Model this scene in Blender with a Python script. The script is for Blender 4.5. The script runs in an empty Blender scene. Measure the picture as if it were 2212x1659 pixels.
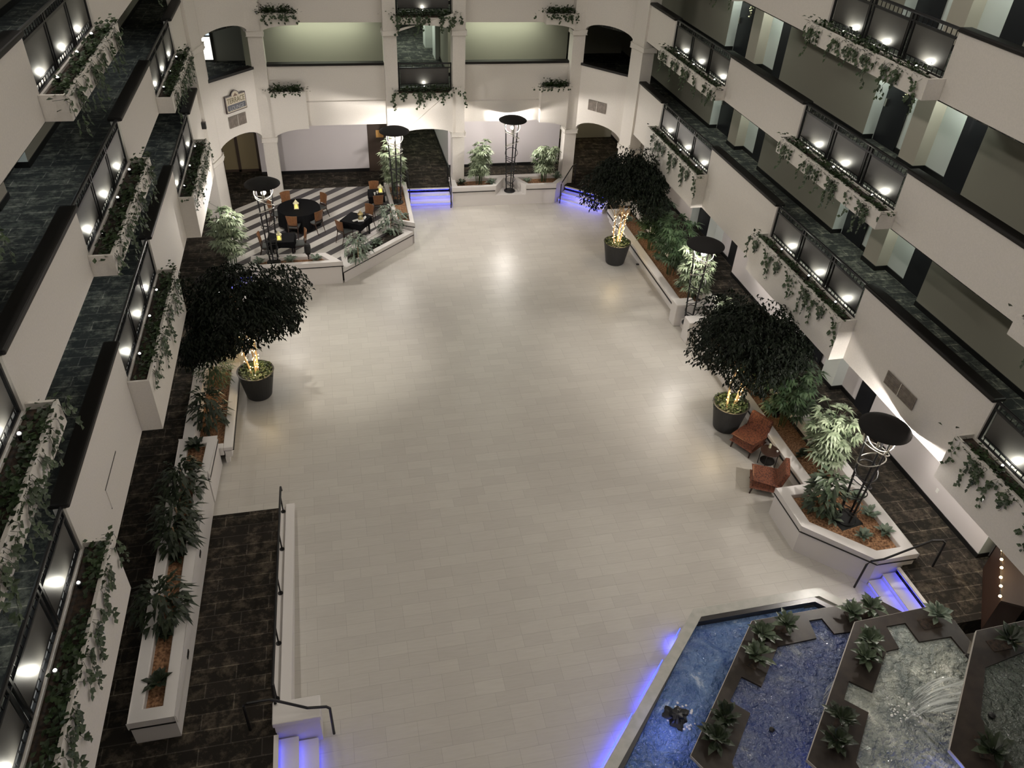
import bpy, math, random
from mathutils import Vector, Matrix
from mathutils.geometry import tessellate_polygon
PI = math.pi
sc = bpy.context.scene
col = sc.collection

# ---------------------------------------------------------------- camera, exposure, main light
cam_d = bpy.data.cameras.new('camera'); cam = bpy.data.objects.new('camera', cam_d); col.objects.link(cam)
cam_d.sensor_width = 36.0; cam_d.lens = 1700.0 / 2212.0 * 36.0
cam_d.clip_start = 0.05; cam_d.clip_end = 200
CAMROT = [[0.9759592, 0.0922657, -0.1974606], [-0.2127678, 0.599769, -0.771367], [0.04726, 0.794836, 0.6049812]]
mw = Matrix(CAMROT).to_4x4(); mw.translation = Vector((0, 0, 14.5)); cam.matrix_world = mw
sc.camera = cam
sc.view_settings.view_transform = 'Standard'; sc.view_settings.look = 'None'
sc.view_settings.exposure = 0.0; sc.view_settings.gamma = 1.0
sc.view_settings.use_curve_mapping = False
w = bpy.data.worlds.new('night'); sc.world = w; w.use_nodes = True
w.node_tree.nodes['Background'].inputs[0].default_value = (0.9, 0.95, 1, 1)
w.node_tree.nodes['Background'].inputs[1].default_value = 0.01

def area(name, loc, sx, sy, power, colr, rot=(0, 0, 0), spread=PI):
    d = bpy.data.lights.new(name, 'AREA'); d.shape = 'RECTANGLE'; d.size = sx; d.size_y = sy
    d.energy = power; d.color = colr; d.spread = spread
    o = bpy.data.objects.new(name, d); col.objects.link(o); o.location = loc; o.rotation_euler = rot
    return o
def point(name, loc, power, colr, r=0.05, parent=None):
    d = bpy.data.lights.new(name, 'POINT'); d.energy = power; d.color = colr; d.shadow_soft_size = r
    o = bpy.data.objects.new(name, d); col.objects.link(o); o.location = loc
    if parent: o.parent = parent
    return o
def spot(name, loc, power, colr, angle, blend=0.3, r=0.04, rot=(0, 0, 0), parent=None):
    d = bpy.data.lights.new(name, 'SPOT'); d.energy = power; d.color = colr; d.shadow_soft_size = r
    d.spot_size = angle; d.spot_blend = blend
    o = bpy.data.objects.new(name, d); col.objects.link(o); o.location = loc; o.rotation_euler = rot
    if parent: o.parent = parent
    return o
# added overhead fill lights, unseen high above the frame
LGT = dict(top=(25, 5, 10), side=225, front=190, s1=7500, s2=6500, s3=4500, s4=400)
for yy, pw in zip((5.5, 14.5, 24.5), LGT['top']):
    area('overhead_fill_light', (3.8, yy, 21.7), 6.0, 5.0, pw, (1.0, 0.93, 0.84))
# added fill lights, unseen at the upper levels, facing across the atrium
for yy in (5.0, 14.0, 23.0):
    area('upper_fill_light', (11.6, yy, 18.5), 0.5, 6.0, LGT['side'], (1.0, 0.93, 0.84), (0, math.radians(62), 0))
    area('upper_fill_light', (-4.1, yy, 18.5), 0.5, 6.0, LGT['side']*1.45, (1.0, 0.93, 0.84), (0, math.radians(-62), 0))
area('upper_fill_light', (3.8, -1.5, 18.5), 8.0, 0.5, LGT['front'], (1.0, 0.93, 0.84), (math.radians(68), 0, 0))
# added unseen spots that brighten parts of the floor
for (x, y, pw, ang) in ((5.0, 28.3, LGT['s1'], 27), (-0.2, 20.6, LGT['s2'], 20), (9.3, 18.8, LGT['s3'], 23), (8.2, 12.3, LGT['s4'], 28)):
    spot('floor_fill_spot', (x, y, 21.6), pw, (1.0, 0.94, 0.86), math.radians(ang), 1.0, 0.25)

# ---------------------------------------------------------------- materials
def mat(name, colr, rough=0.6, metal=0.0, spec=0.5):
    m = bpy.data.materials.new(name); m.use_nodes = True
    b = m.node_tree.nodes['Principled BSDF']
    b.inputs['Base Color'].default_value = (*colr, 1); b.inputs['Roughness'].default_value = rough
    b.inputs['Metallic'].default_value = metal; b.inputs['Specular IOR Level'].default_value = spec
    return m
def nodes(m): return m.node_tree.nodes, m.node_tree.links, m.node_tree.nodes['Principled BSDF']
def noisy(name, c1, c2, scale, rough=0.7, detail=4, bump=0.0, metal=0.0, p1=0.35, p2=0.65, spec=0.5, stretch=None):
    m = mat(name, c1, rough, metal, spec); n, l, b = nodes(m)
    tc = n.new('ShaderNodeTexCoord'); nz = n.new('ShaderNodeTexNoise'); cr = n.new('ShaderNodeValToRGB')
    nz.inputs['Scale'].default_value = scale; nz.inputs['Detail'].default_value = detail
    src = tc.outputs['Object']
    if stretch:
        mp = n.new('ShaderNodeMapping'); mp.inputs['Scale'].default_value = stretch
        l.new(src, mp.inputs[0]); src = mp.outputs[0]
    l.new(src, nz.inputs['Vector'])
    cr.color_ramp.elements[0].position = p1; cr.color_ramp.elements[0].color = (*c1, 1)
    cr.color_ramp.elements[1].position = p2; cr.color_ramp.elements[1].color = (*c2, 1)
    l.new(nz.outputs['Fac'], cr.inputs[0]); l.new(cr.outputs[0], b.inputs['Base Color'])
    if bump:
        bp = n.new('ShaderNodeBump'); bp.inputs['Strength'].default_value = bump; bp.inputs['Distance'].default_value = 0.02
        l.new(nz.outputs['Fac'], bp.inputs['Height']); l.new(bp.outputs[0], b.inputs['Normal'])
    return m
def emis(name, colr, s):
    m = mat(name, colr, 0.5); n, l, b = nodes(m)
    b.inputs['Emission Color'].default_value = (*colr, 1); b.inputs['Emission Strength'].default_value = s
    return m
def tile_mat():
    m = mat('pale_stone_tile', (0.6, 0.57, 0.52), 0.36); n, l, b = nodes(m)
    tc = n.new('ShaderNodeTexCoord'); mp = n.new('ShaderNodeMapping'); br = n.new('ShaderNodeTexBrick')
    l.new(tc.outputs['Object'], mp.inputs[0]); l.new(mp.outputs[0], br.inputs['Vector'])
    br.inputs['Scale'].default_value = 1.0; br.inputs['Brick Width'].default_value = 0.61; br.inputs['Row Height'].default_value = 0.305
    br.inputs['Mortar Size'].default_value = 0.0035; br.inputs['Mortar Smooth'].default_value = 0.3; br.inputs['Bias'].default_value = 0.0
    br.offset = 0.37; br.offset_frequency = 3
    br.inputs['Color1'].default_value = (0.55, 0.525, 0.48, 1); br.inputs['Color2'].default_value = (0.505, 0.48, 0.44, 1)
    br.inputs['Mortar'].default_value = (0.38, 0.36, 0.325, 1)
    nz = n.new('ShaderNodeTexNoise'); mp2 = n.new('ShaderNodeMapping'); mp2.inputs['Scale'].default_value = (1.5, 14, 1)
    l.new(tc.outputs['Object'], mp2.inputs[0]); l.new(mp2.outputs[0], nz.inputs['Vector']); nz.inputs['Scale'].default_value = 1.6; nz.inputs['Detail'].default_value = 5
    mx = n.new('ShaderNodeMix'); mx.data_type = 'RGBA'; mx.blend_type = 'MULTIPLY'; mx.inputs[0].default_value = 0.22
    cr = n.new('ShaderNodeValToRGB'); cr.color_ramp.elements[0].position = 0.3; cr.color_ramp.elements[0].color = (0.7, 0.68, 0.65, 1); cr.color_ramp.elements[1].position = 0.7
    l.new(nz.outputs['Fac'], cr.inputs[0]); l.new(br.outputs['Color'], mx.inputs[6]); l.new(cr.outputs[0], mx.inputs[7]); l.new(mx.outputs[2], b.inputs['Base Color'])
    bp = n.new('ShaderNodeBump'); bp.inputs['Strength'].default_value = 0.25; bp.inputs['Distance'].default_value = 0.01
    l.new(br.outputs['Fac'], bp.inputs['Height']); bp.invert = True; l.new(bp.outputs[0], b.inputs['Normal'])
    return m
def carpet_mat(name, dark, mid, light):
    m = mat(name, mid, 0.95, spec=0.1); n, l, b = nodes(m)
    tc = n.new('ShaderNodeTexCoord')
    br = n.new('ShaderNodeTexBrick'); l.new(tc.outputs['Object'], br.inputs['Vector'])
    br.inputs['Scale'].default_value = 1; br.inputs['Brick Width'].default_value = 1.1; br.inputs['Row Height'].default_value = 0.34
    br.inputs['Mortar Size'].default_value = 0.012; br.inputs['Mortar Smooth'].default_value = 0.2
    br.inputs['Color1'].default_value = (*dark, 1); br.inputs['Color2'].default_value = (*mid, 1); br.inputs['Mortar'].default_value = (*light, 1)
    nz = n.new('ShaderNodeTexNoise'); nz.inputs['Scale'].default_value = 3.2; nz.inputs['Detail'].default_value = 8; nz.inputs['Roughness'].default_value = 0.75
    l.new(tc.outputs['Object'], nz.inputs['Vector'])
    cr = n.new('ShaderNodeValToRGB'); cr.color_ramp.elements[0].position = 0.48; cr.color_ramp.elements[0].color = (0.45, 0.45, 0.45, 1)
    cr.color_ramp.elements[1].position = 0.68; cr.color_ramp.elements[1].color = (2.1, 2.0, 1.75, 1)
    l.new(nz.outputs['Fac'], cr.inputs[0])
    mx = n.new('ShaderNodeMix'); mx.data_type = 'RGBA'; mx.blend_type = 'MULTIPLY'; mx.inputs[0].default_value = 1
    l.new(br.outputs['Color'], mx.inputs[6]); l.new(cr.outputs[0], mx.inputs[7]); l.new(mx.outputs[2], b.inputs['Base Color'])
    return m
def stripe_mat():
    m = mat('striped_floor', (0.6, 0.6, 0.6), 0.45); n, l, b = nodes(m)
    tc = n.new('ShaderNodeTexCoord'); sp = n.new('ShaderNodeSeparateXYZ'); l.new(tc.outputs['Object'], sp.inputs[0])
    def mth(op, a, bb=None):
        k = n.new('ShaderNodeMath'); k.operation = op
        if hasattr(a, 'node') or hasattr(a, 'is_linked'): l.new(a, k.inputs[0])
        else: k.inputs[0].default_value = a
        if bb is not None:
            if hasattr(bb, 'is_linked'): l.new(bb, k.inputs[1])
            else: k.inputs[1].default_value = bb
        return k.outputs[0]
    d = mth('SUBTRACT', sp.outputs[0], mth('MULTIPLY', sp.outputs[1], 1.035))
    f = mth('FRACT', mth('DIVIDE', mth('ADD', d, 100.0 + 0.14), 0.90))
    s = mth('LESS_THAN', f, 0.47)
    mx = n.new('ShaderNodeMix'); mx.data_type = 'RGBA'; mx.inputs[6].default_value = (0.66, 0.64, 0.6, 1); mx.inputs[7].default_value = (0.07, 0.065, 0.07, 1)
    l.new(s, mx.inputs[0]); l.new(mx.outputs[2], b.inputs['Base Color'])
    return m
def water_mat(name, c1, c2, foam, lo=0.42, hi=0.66):
    m = mat(name, c1, 0.06, 0, 0.9); n, l, b = nodes(m)
    tc = n.new('ShaderNodeTexCoord'); nz = n.new('ShaderNodeTexNoise'); nz.inputs['Scale'].default_value = 1.7; nz.inputs['Roughness'].default_value = 0.62; nz.inputs['Detail'].default_value = 7; nz.inputs['Distortion'].default_value = 0.8
    l.new(tc.outputs['Object'], nz.inputs['Vector']); cr = n.new('ShaderNodeValToRGB')
    e = cr.color_ramp.elements; e[0].position = lo; e[0].color = (*c1, 1); e[1].position = hi; e[1].color = (*c2, 1)
    e2 = e.new(min(0.99, hi + 0.09)); e2.color = (*foam, 1)
    l.new(nz.outputs['Fac'], cr.inputs[0]); l.new(cr.outputs[0], b.inputs['Base Color'])
    n2 = n.new('ShaderNodeTexNoise'); n2.inputs['Scale'].default_value = 9; n2.inputs['Detail'].default_value = 3; n2.inputs['Distortion'].default_value = 0.3; l.new(tc.outputs['Object'], n2.inputs['Vector'])
    bp = n.new('ShaderNodeBump'); bp.inputs['Strength'].default_value = 1.0; bp.inputs['Distance'].default_value = 0.12
    l.new(n2.outputs['Fac'], bp.inputs['Height']); l.new(bp.outputs[0], b.inputs['Normal'])
    return m
def leaf_mat(name, c1, c2, rough=0.45):
    m = noisy(name, c1, c2, 5.0, rough, 2)
    return m
WALL = noisy('warm_white_paint', (0.70, 0.665, 0.62), (0.66, 0.63, 0.585), 30, 0.75, 3, 0.03)
OLIVE = mat('olive_grey_corridor_paint', (0.32, 0.31, 0.255), 0.7)
TAUPE = mat('taupe_paint', (0.66, 0.62, 0.63), 0.7)
LTAUPE = mat('light_taupe_paint', (0.64, 0.60, 0.59), 0.7)
PALE = mat('pale_niche_paint', (0.62, 0.66, 0.63), 0.6)
BEIGE = mat('beige_niche_paint', (0.52, 0.48, 0.40), 0.6)
BLACK = mat('satin_black', (0.010, 0.010, 0.011), 0.38, 0.0, 0.4)
MATTE = mat('matte_black', (0.016, 0.015, 0.015), 0.85, 0.0, 0.15)
REFL = mat('white_reflector', (0.8, 0.8, 0.78), 0.5)
CAPM = mat('black_cap', (0.010, 0.009, 0.008), 0.5, 0.0, 0.25)
DOORM = mat('black_door', (0.012, 0.013, 0.016), 0.4)
BROWND = mat('brown_door', (0.05, 0.032, 0.022), 0.5)
PANEL = mat('black_metal_panel', (0.05, 0.048, 0.045), 0.45, 0.1, 0.8)
METAL = mat('brushed_steel', (0.55, 0.53, 0.48), 0.3, 1.0)
TILE = tile_mat()
CARP1 = carpet_mat('brown_carpet', (0.034, 0.030, 0.025), (0.055, 0.047, 0.040), (0.11, 0.097, 0.083))
CARP2 = carpet_mat('slate_carpet', (0.052, 0.057, 0.055), (0.08, 0.086, 0.08), (0.17, 0.17, 0.155))
STRIPE = stripe_mat()
PLANT = mat('white_planter_paint', (0.72, 0.69, 0.67), 0.55)
MULCH = noisy('orange_brown_mulch', (0.11, 0.05, 0.022), (0.42, 0.23, 0.12), 20, 0.9, 6, 1.0)
DSOIL = noisy('dark_soil', (0.012, 0.010, 0.008), (0.05, 0.03, 0.018), 14, 0.95, 5, 0.6)
LINE = mat('black_stripe', (0.008, 0.008, 0.008), 0.4)
POTM = mat('charcoal_pot', (0.022, 0.022, 0.022), 0.5)
BARK = noisy('pale_bark', (0.32, 0.22, 0.13), (0.46, 0.34, 0.22), 12, 0.8, 4, 0.4)
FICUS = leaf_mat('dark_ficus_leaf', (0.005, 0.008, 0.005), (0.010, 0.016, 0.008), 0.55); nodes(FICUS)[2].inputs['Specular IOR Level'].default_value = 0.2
PALM = leaf_mat('palm_leaf', (0.12, 0.16, 0.09), (0.33, 0.39, 0.26))
DPALM = leaf_mat('deep_palm_leaf', (0.035, 0.07, 0.03), (0.075, 0.12, 0.055))
IVY = leaf_mat('ivy_leaf', (0.013, 0.026, 0.009), (0.042, 0.074, 0.026))
MIDL = leaf_mat('mid_green_leaf', (0.035, 0.055, 0.03), (0.10, 0.135, 0.08))
AGL = leaf_mat('silver_green_leaf', (0.08, 0.12, 0.085), (0.24, 0.29, 0.22))
DRAC = leaf_mat('deep_green_broad_leaf', (0.012, 0.020, 0.010), (0.032, 0.048, 0.022))
WOOD = noisy('orange_brown_wood', (0.13, 0.055, 0.022), (0.21, 0.095, 0.04), 6, 0.4, 5, stretch=(8, 8, 1))
DWOOD = mat('dark_stained_wood', (0.035, 0.016, 0.010), 0.45)
SEATV = mat('grey_vinyl_seat', (0.10, 0.11, 0.11), 0.5)
CLOTH = mat('black_tablecloth', (0.004, 0.004, 0.005), 0.9, 0.0, 0.1)
ORANGE = noisy('rust_patterned_fabric', (0.17, 0.055, 0.026), (0.065, 0.02, 0.011), 26, 0.75, 3, 0.1, p1=0.45, p2=0.6)
WHITEP = mat('white_glaze', (0.8, 0.8, 0.76), 0.4)
CREAM = mat('cream_enamel', (0.75, 0.7, 0.45), 0.5)
BRASS = mat('aged_brass', (0.5, 0.4, 0.2), 0.35, 1.0)
CANDLE = emis('candle_glow', (1.0, 0.72, 0.08), 3.0)
CANDW = mat('ivory_candle', (0.6, 0.6, 0.42), 0.5)
BLUE = emis('blue_led', (0.02, 0.04, 1.0), 9.0)
BULB = emis('white_lamp_glow', (1.0, 0.96, 0.86), 9.0)
TORCHB = emis('torch_lamp_glow', (1.0, 0.95, 0.86), 12.0)
WARMB = emis('warm_bulb', (1.0, 0.74, 0.36), 16.0)
WINDG = emis('lit_window_glass', (1.0, 0.97, 0.86), 1.4)
WINDB = emis('lit_blind', (0.75, 0.85, 0.9), 1.0)
AMBERG = mat('dim_amber_glass', (0.26, 0.21, 0.12), 0.4)
GREENS = emis('green_sign_glow', (0.1, 0.75, 0.12), 1.2)
PALES = emis('pale_blue_plate', (0.75, 0.95, 0.95), 0.9)
STONE = noisy('brown_stone_deck', (0.026, 0.021, 0.018), (0.045, 0.035, 0.028), 4, 0.4, 5, spec=0.3)
SEDGE = mat('pale_stone_edge', (0.5, 0.47, 0.42), 0.5)
RIMM = noisy('grey_stone_rim', (0.42, 0.42, 0.38), (0.50, 0.49, 0.45), 6, 0.3)
WATB = water_mat('blue_lit_water', (0.04, 0.10, 0.30), (0.16, 0.27, 0.50), (0.55, 0.65, 0.8), 0.35, 0.60)  # blue base colour stands in for the glow of underwater lamps
WATM = water_mat('deep_blue_lit_water', (0.035, 0.06, 0.19), (0.11, 0.14, 0.24), (0.35, 0.38, 0.42), 0.35, 0.62)  # underwater glow painted in as a deeper blue base colour
WATG = water_mat('foaming_green_water', (0.18, 0.21, 0.20), (0.40, 0.43, 0.38), (0.75, 0.77, 0.68), 0.38, 0.56)
WATD = water_mat('still_dark_water', (0.05, 0.065, 0.055), (0.07, 0.085, 0.07), (0.12, 0.14, 0.12), 0.3, 0.7)
FALLM = mat('falling_water', (0.62, 0.66, 0.64), 0.12)
def _fall():
    n, l, b = nodes(FALLM); uv = n.new('ShaderNodeTexCoord'); mp = n.new('ShaderNodeMapping'); mp.inputs['Rotation'].default_value = (0, 0, math.radians(26)); mp.inputs['Scale'].default_value = (1.2, 22, 1.2)
    nz = n.new('ShaderNodeTexNoise'); nz.inputs['Scale'].default_value = 1.5; nz.inputs['Detail'].default_value = 4
    l.new(uv.outputs['Object'], mp.inputs[0]); l.new(mp.outputs[0], nz.inputs['Vector']); cr = n.new('ShaderNodeValToRGB')
    cr.color_ramp.elements[0].position = 0.42; cr.color_ramp.elements[0].color = (0.12, 0.12, 0.12, 1); cr.color_ramp.elements[1].position = 0.62; cr.color_ramp.elements[1].color = (0.85, 0.85, 0.85, 1)
    l.new(nz.outputs['Fac'], cr.inputs[0]); l.new(cr.outputs[0], b.inputs['Alpha'])
_fall()
VENTM = noisy('dusty_vent', (0.16, 0.135, 0.115), (0.24, 0.205, 0.175), 9, 0.7)

# ---------------------------------------------------------------- mesh helpers
class MB:
    def __init__(s): s.v = []; s.f = []; s.sm = False
    def box(s, x0, y0, z0, x1, y1, z1):
        b = len(s.v)
        s.v += [(x0,y0,z0),(x1,y0,z0),(x1,y1,z0),(x0,y1,z0),(x0,y0,z1),(x1,y0,z1),(x1,y1,z1),(x0,y1,z1)]
        s.f += [(b,b+3,b+2,b+1),(b+4,b+5,b+6,b+7),(b,b+1,b+5,b+4),(b+1,b+2,b+6,b+5),(b+2,b+3,b+7,b+6),(b+3,b,b+4,b+7)]
        return s
    def slab(s, outer, z0, z1, holes=(), tf=None):
        """extruded polygon with holes; tf maps (u, v, w) to xyz"""
        tf = tf or (lambda u, v, w: (u, v, w))
        loops = [list(outer)] + [list(h) for h in holes]
        tri = tessellate_polygon([[Vector((p[0], p[1], 0)) for p in lp] for lp in loops])
        pts = [p for lp in loops for p in lp]; n = len(pts); b = len(s.v)
        s.v += [tf(p[0], p[1], z1) for p in pts] + [tf(p[0], p[1], z0) for p in pts]
        for t in tri:
            s.f.append((b+t[0], b+t[1], b+t[2])); s.f.append((b+n+t[2], b+n+t[1], b+n+t[0]))
        k = 0
        for lp in loops:
            m = len(lp)
            for i in range(m):
                j = (i + 1) % m
                s.f.append((b+k+i, b+k+j, b+n+k+j, b+n+k+i))
            k += m
        return s
    def tube(s, pts, r, n=6, cap=True):
        pts = [Vector(p) for p in pts]; b = len(s.v); m = len(pts)
        for i, p in enumerate(pts):
            d = (pts[min(i+1, m-1)] - pts[max(i-1, 0)]).normalized()
            a = Vector((0, 0, 1)) if abs(d.z) < 0.9 else Vector((1, 0, 0))
            u = d.cross(a).normalized(); v = d.cross(u)
            rr = r[i] if isinstance(r, (list, tuple)) else r
            for k in range(n):
                t = 2*PI*k/n; q = p + u*math.cos(t)*rr + v*math.sin(t)*rr; s.v.append(tuple(q))
        for i in range(m-1):
            for k in range(n):
                a0 = b+i*n+k; a1 = b+i*n+(k+1) % n
                s.f.append((a0, a1, a1+n, a0+n))
        if cap:
            s.f.append(tuple(b+k for k in range(n))); s.f.append(tuple(b+(m-1)*n+k for k in reversed(range(n))))
        return s
    def lathe(s, prof, n=24, c=(0, 0, 0), fn=None):
        b = len(s.v)
        for (r, z) in prof:
            for k in range(n):
                t = 2*PI*k/n; rr = fn(r, z, t) if fn else r
                s.v.append((c[0]+rr*math.cos(t), c[1]+rr*math.sin(t), c[2]+z))
        for i in range(len(prof)-1):
            for k in range(n):
                a0 = b+i*n+k; a1 = b+i*n+(k+1) % n
                s.f.append((a0, a1, a1+n, a0+n))
        s.f.append(tuple(b+k for k in reversed(range(n)))); s.f.append(tuple(b+(len(prof)-1)*n+k for k in range(n)))
        return s
    def hull(s, q0, q1):
        """two quads (4 pts each) joined to a solid"""
        b = len(s.v); s.v += list(q0)+list(q1)
        s.f += [(b,b+3,b+2,b+1),(b+4,b+5,b+6,b+7)]+[(b+i, b+(i+1) % 4, b+4+(i+1) % 4, b+4+i) for i in range(4)]
        return s
    def leaf(s, p, d, up, L, W, droop=0.15):
        """a six-point blade bent along its midrib"""
        p = Vector(p); d = Vector(d).normalized(); up = Vector(up)
        side = d.cross(up)
        if side.length < 1e-4: side = d.cross(Vector((1, 0, 0.1)))
        side.normalize(); nn = side.cross(d)
        b = len(s.v); m = p + d*L*0.45 + nn*L*0.04; t = p + d*L - nn*L*droop
        s.v += [tuple(p), tuple(m + side*W/2), tuple(t), tuple(m - side*W/2)]
        s.f += [(b, b+1, b+2, b+3)]
        return s
def obj(name, mb, m, parent=None, loc=None, smooth=False, bevel=0.0):
    me = bpy.data.meshes.new(name); me.from_pydata(mb.v, [], mb.f); me.update()
    me.materials.append(m)
    if smooth:
        for p in me.polygons: p.use_smooth = True
    o = bpy.data.objects.new(name, me); col.objects.link(o)
    if parent: o.parent = parent
    if loc: o.location = loc
    if bevel:
        bm = o.modifiers.new('bevel', 'BEVEL'); bm.width = bevel; bm.segments = 2; bm.limit_method = 'ANGLE'
    return o
def tag(o, label, cat, group=None):
    o['label'] = label; o['category'] = cat
    if group: o['group'] = group
    return o
def thing(name, label, cat, loc=(0, 0, 0), rz=0.0, group=None):
    o = bpy.data.objects.new(name, None); col.objects.link(o); o.empty_display_size = 0.1
    o.location = loc; o.rotation_euler = (0, 0, rz)
    return tag(o, label, cat, group)
def struct(name, mb, m, parent=None, **k):
    o = obj(name, mb, m, parent, **k)
    if not parent: o['kind'] = 'structure'
    return o
def copy_tree(o, parent=None):
    c = o.copy(); col.objects.link(c)
    if parent: c.parent = parent
    for ch in list(o.children): copy_tree(ch, c)
    return c
def dup(root, loc, rz, label, group=None):
    r = copy_tree(root); r.location = loc; r.rotation_euler = (0, 0, rz); r['label'] = label
    if group: r['group'] = group
    return r
def arc(x0, x1, z0, z1, n=14):
    """flattened arch from (x0,z0) over to (x1,z0), crown z1"""
    return [((x0+x1)/2 - (x1-x0)/2*math.cos(PI*i/n), z0 + (z1-z0)*math.sin(PI*i/n)) for i in range(n+1)]

# ---------------------------------------------------------------- levels and plan
XR, XL, YB = 11.92, -4.37, 32.3
WR, WL, YW = 14.0, -6.45, 34.2
FL = {1: 0.5, 2: 4.56, 3: 7.36, 4: 10.16, 5: 12.96}
GAPS = [(22.58, 26.97), (13.80, 18.18), (5.03, 9.40)]
BAYN = ['farthest bay', 'middle bay', 'nearest bay']
LEVN = {2: 'lowest balcony', 3: 'second balcony up', 4: 'third balcony up'}
R = random.Random(7)

# main floor and raised walkways
f = struct('floor', MB().box(-6.9, -2.0, -0.2, 14.6, 33, 0.0), TILE)
WALK = [(-6.9, -2.0), (-1.95, -2.0), (-1.95, 8.46), (-4.40, 8.46), (-4.40, 25.30), (0.0, 25.42), (0.7, 26.0), (2.6, 28.15), (2.80, 32.05),
        (9.98, 32.05), (9.98, 31.61), (11.62, 30.16), (12.1, 29.3), (12.1, 9.62), (11.96, 9.62), (11.96, 8.0), (14.6, 8.0), (14.6, 46), (-6.9, 46)]
struct('floor', MB().slab(WALK, 0.0, 0.5), CARP1)
struct('floor', MB().slab([(-3.95, 30.78), (-3.95, 25.6), (-0.4, 25.6), (2.3, 28.4), (2.3, 32.5), (-2.06, 32.5)], 0.5, 0.506), STRIPE)
# ramp beside the long planter
rb = MB(); rb.v = [(-3.62,8.46,0.0),(-1.99,8.46,0.0),(-1.99,14.41,0.0),(-3.62,14.41,0.0),(-3.62,8.46,0.5),(-1.99,8.46,0.5),(-1.99,14.41,0.004),(-3.62,14.41,0.004)]
rb.f = [(4,5,6,7),(0,3,2,1),(0,1,5,4),(1,2,6,5),(2,3,7,6),(3,0,4,7)]
struct('floor', rb, CARP1)
for lv in (2, 3, 4, 5):
    z = FL[lv]; b = z - 0.28
    zz = z
    struct('floor', MB().slab([(-6.9, -2.0), (XL-0.02, -2.0), (XL-0.02, 30.2), (-2.55, YB+0.15), (10.3, YB+0.15), (XR+0.02, 30.2), (XR+0.02, -2.0), (14.6, -2.0), (14.6, 46), (-6.9, 46)], b, zz), CARP2)
struct('ceiling', MB().box(-6.9, -2.0, 22.0, 14.6, 46, 22.2), WALL)
struct('wall_front', MB().box(-6.9, -2.1, 0.0, 14.6, -1.9, 11.9), WALL)
struct('wall_front', MB().box(-6.9, -2.1, 15.5, 14.6, -1.9, 22), WALL)

# ---- corridor walls on both sides with door niches
def side_wall(sgn, lv):
    z0, z1 = FL[lv], (FL[lv+1]-0.28 if lv < 5 else 22.0)
    X = WR if sgn > 0 else WL
    far = 46.0
    def bx(y0, y1, d0, d1, zz0=z0, zz1=z1):
        a, c = X+sgn*d0, X+sgn*d1
        return (min(a, c), y0, zz0, max(a, c), y1, zz1)
    side = 'right' if sgn > 0 else 'left'
    wall = MB(); ys = -2.0
    # niches centred on the gaps
    for gi in (2, 1, 0):
        g0, g1 = GAPS[gi]; n0, n1 = g0+0.55, g1+0.17
        if ys < n0: wall.box(*bx(ys, n0, 0, 0.7))
        ys = n1
    wall.box(*bx(ys, far, 0, 0.7))
    struct('wall_'+side, wall, OLIVE if lv > 1 else LTAUPE)
    base = MB(); ys = -2.0
    for gi in (2, 1, 0):
        g0, g1 = GAPS[gi]; n0, n1 = g0+0.55, g1+0.17; c = (g0+g1)/2
        base.box(*bx(ys, n0, -0.02, 0.03, z0, z0+0.13)); ys = n1
        nm = 'wall_'+side
        struct(nm, MB().box(*bx(n0, n1, 0.35, 0.7)), PALE if lv > 1 else TAUPE)
        pier = struct(nm, MB().box(*bx(c+0.14, c+0.76, 0.0, 0.35)), BEIGE if lv > 1 else PALE)
        struct(nm, MB().box(*bx(n1-0.012, n1-0.002, 0.0, 0.35)), PALE)
        for (dy0, dy1, s2) in ((n1-1.0, n1-0.06, 1), (n0+0.06, n0+1.0, -1)):
            dr = struct('door_%d' % (1), MB().box(*bx(dy0, dy1, 0.30, 0.36, z0+0.01, z0+2.1)), DOORM)
            hy = dy1-0.12 if s2 > 0 else dy0+0.12
            obj('door_handle', MB().box(*bx(hy-0.03, hy+0.03, 0.24, 0.30, z0+0.92, z0+1.12)), METAL, dr)
            if lv > 2 and gi < 2:
                obj('number_plate', MB().box(*bx(dy0+0.1, dy0+0.28, 0.27, 0.30, z0+1.72, z0+1.92)), PALES, dr)
        base.box(*bx(n0+1.0, c+0.14, 0.32, 0.37, z0, z0+0.13)); base.box(*bx(c+0.76, n1-1.0, 0.32, 0.37, z0, z0+0.13))
        base.box(*bx(c+0.12, c+0.78, -0.02, 0.03, z0, z0+0.13)); base.box(*bx(c+0.11, c+0.14, -0.02, 0.34, z0, z0+0.13))
        base.box(*bx(n1-0.03, n1, -0.02, 0.30, z0, z0+0.13))
        # recessed downlights of the niche
        if lv < 5:
            for dy in (n1-0.55, n0+0.9):
                xx = X - sgn*0.16
                if lv == 1:
                    spot('niche_downlight', (xx, dy, z1-0.03), 45 if sgn > 0 else 15, (0.95, 0.97, 0.92), math.radians(125), 0.3, 0.05)
                else:
                    spot('niche_downlight', (xx, dy, z1-0.03), 95 if sgn > 0 else 60, (0.93, 1.0, 0.88) if sgn > 0 else (0.85, 0.95, 1.0), math.radians(125), 0.3, 0.05)
                    t = thing('ceiling_downlight', 'round recessed downlight over %s room door, %s wall, %s, %s' % ('the far' if dy > c else 'the near', side, LEVN.get(lv), BAYN[gi]), 'ceiling light', (xx, dy, z1-0.005))
                    obj('trim_ring', MB().lathe([(0.09, 0.0), (0.09, -0.012), (0.065, -0.012), (0.065, 0.0)], 14), METAL, t)
                    obj('lens', MB().lathe([(0.065, 0.0), (0.065, -0.006)], 14), BULB, t)
    base.box(*bx(ys, far, -0.02, 0.03, z0, z0+0.13))
    struct('baseboard_'+side, base, LINE)
for sg in (1, -1):
    for lv in (1, 2, 3, 4, 5): side_wall(sg, lv)

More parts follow.
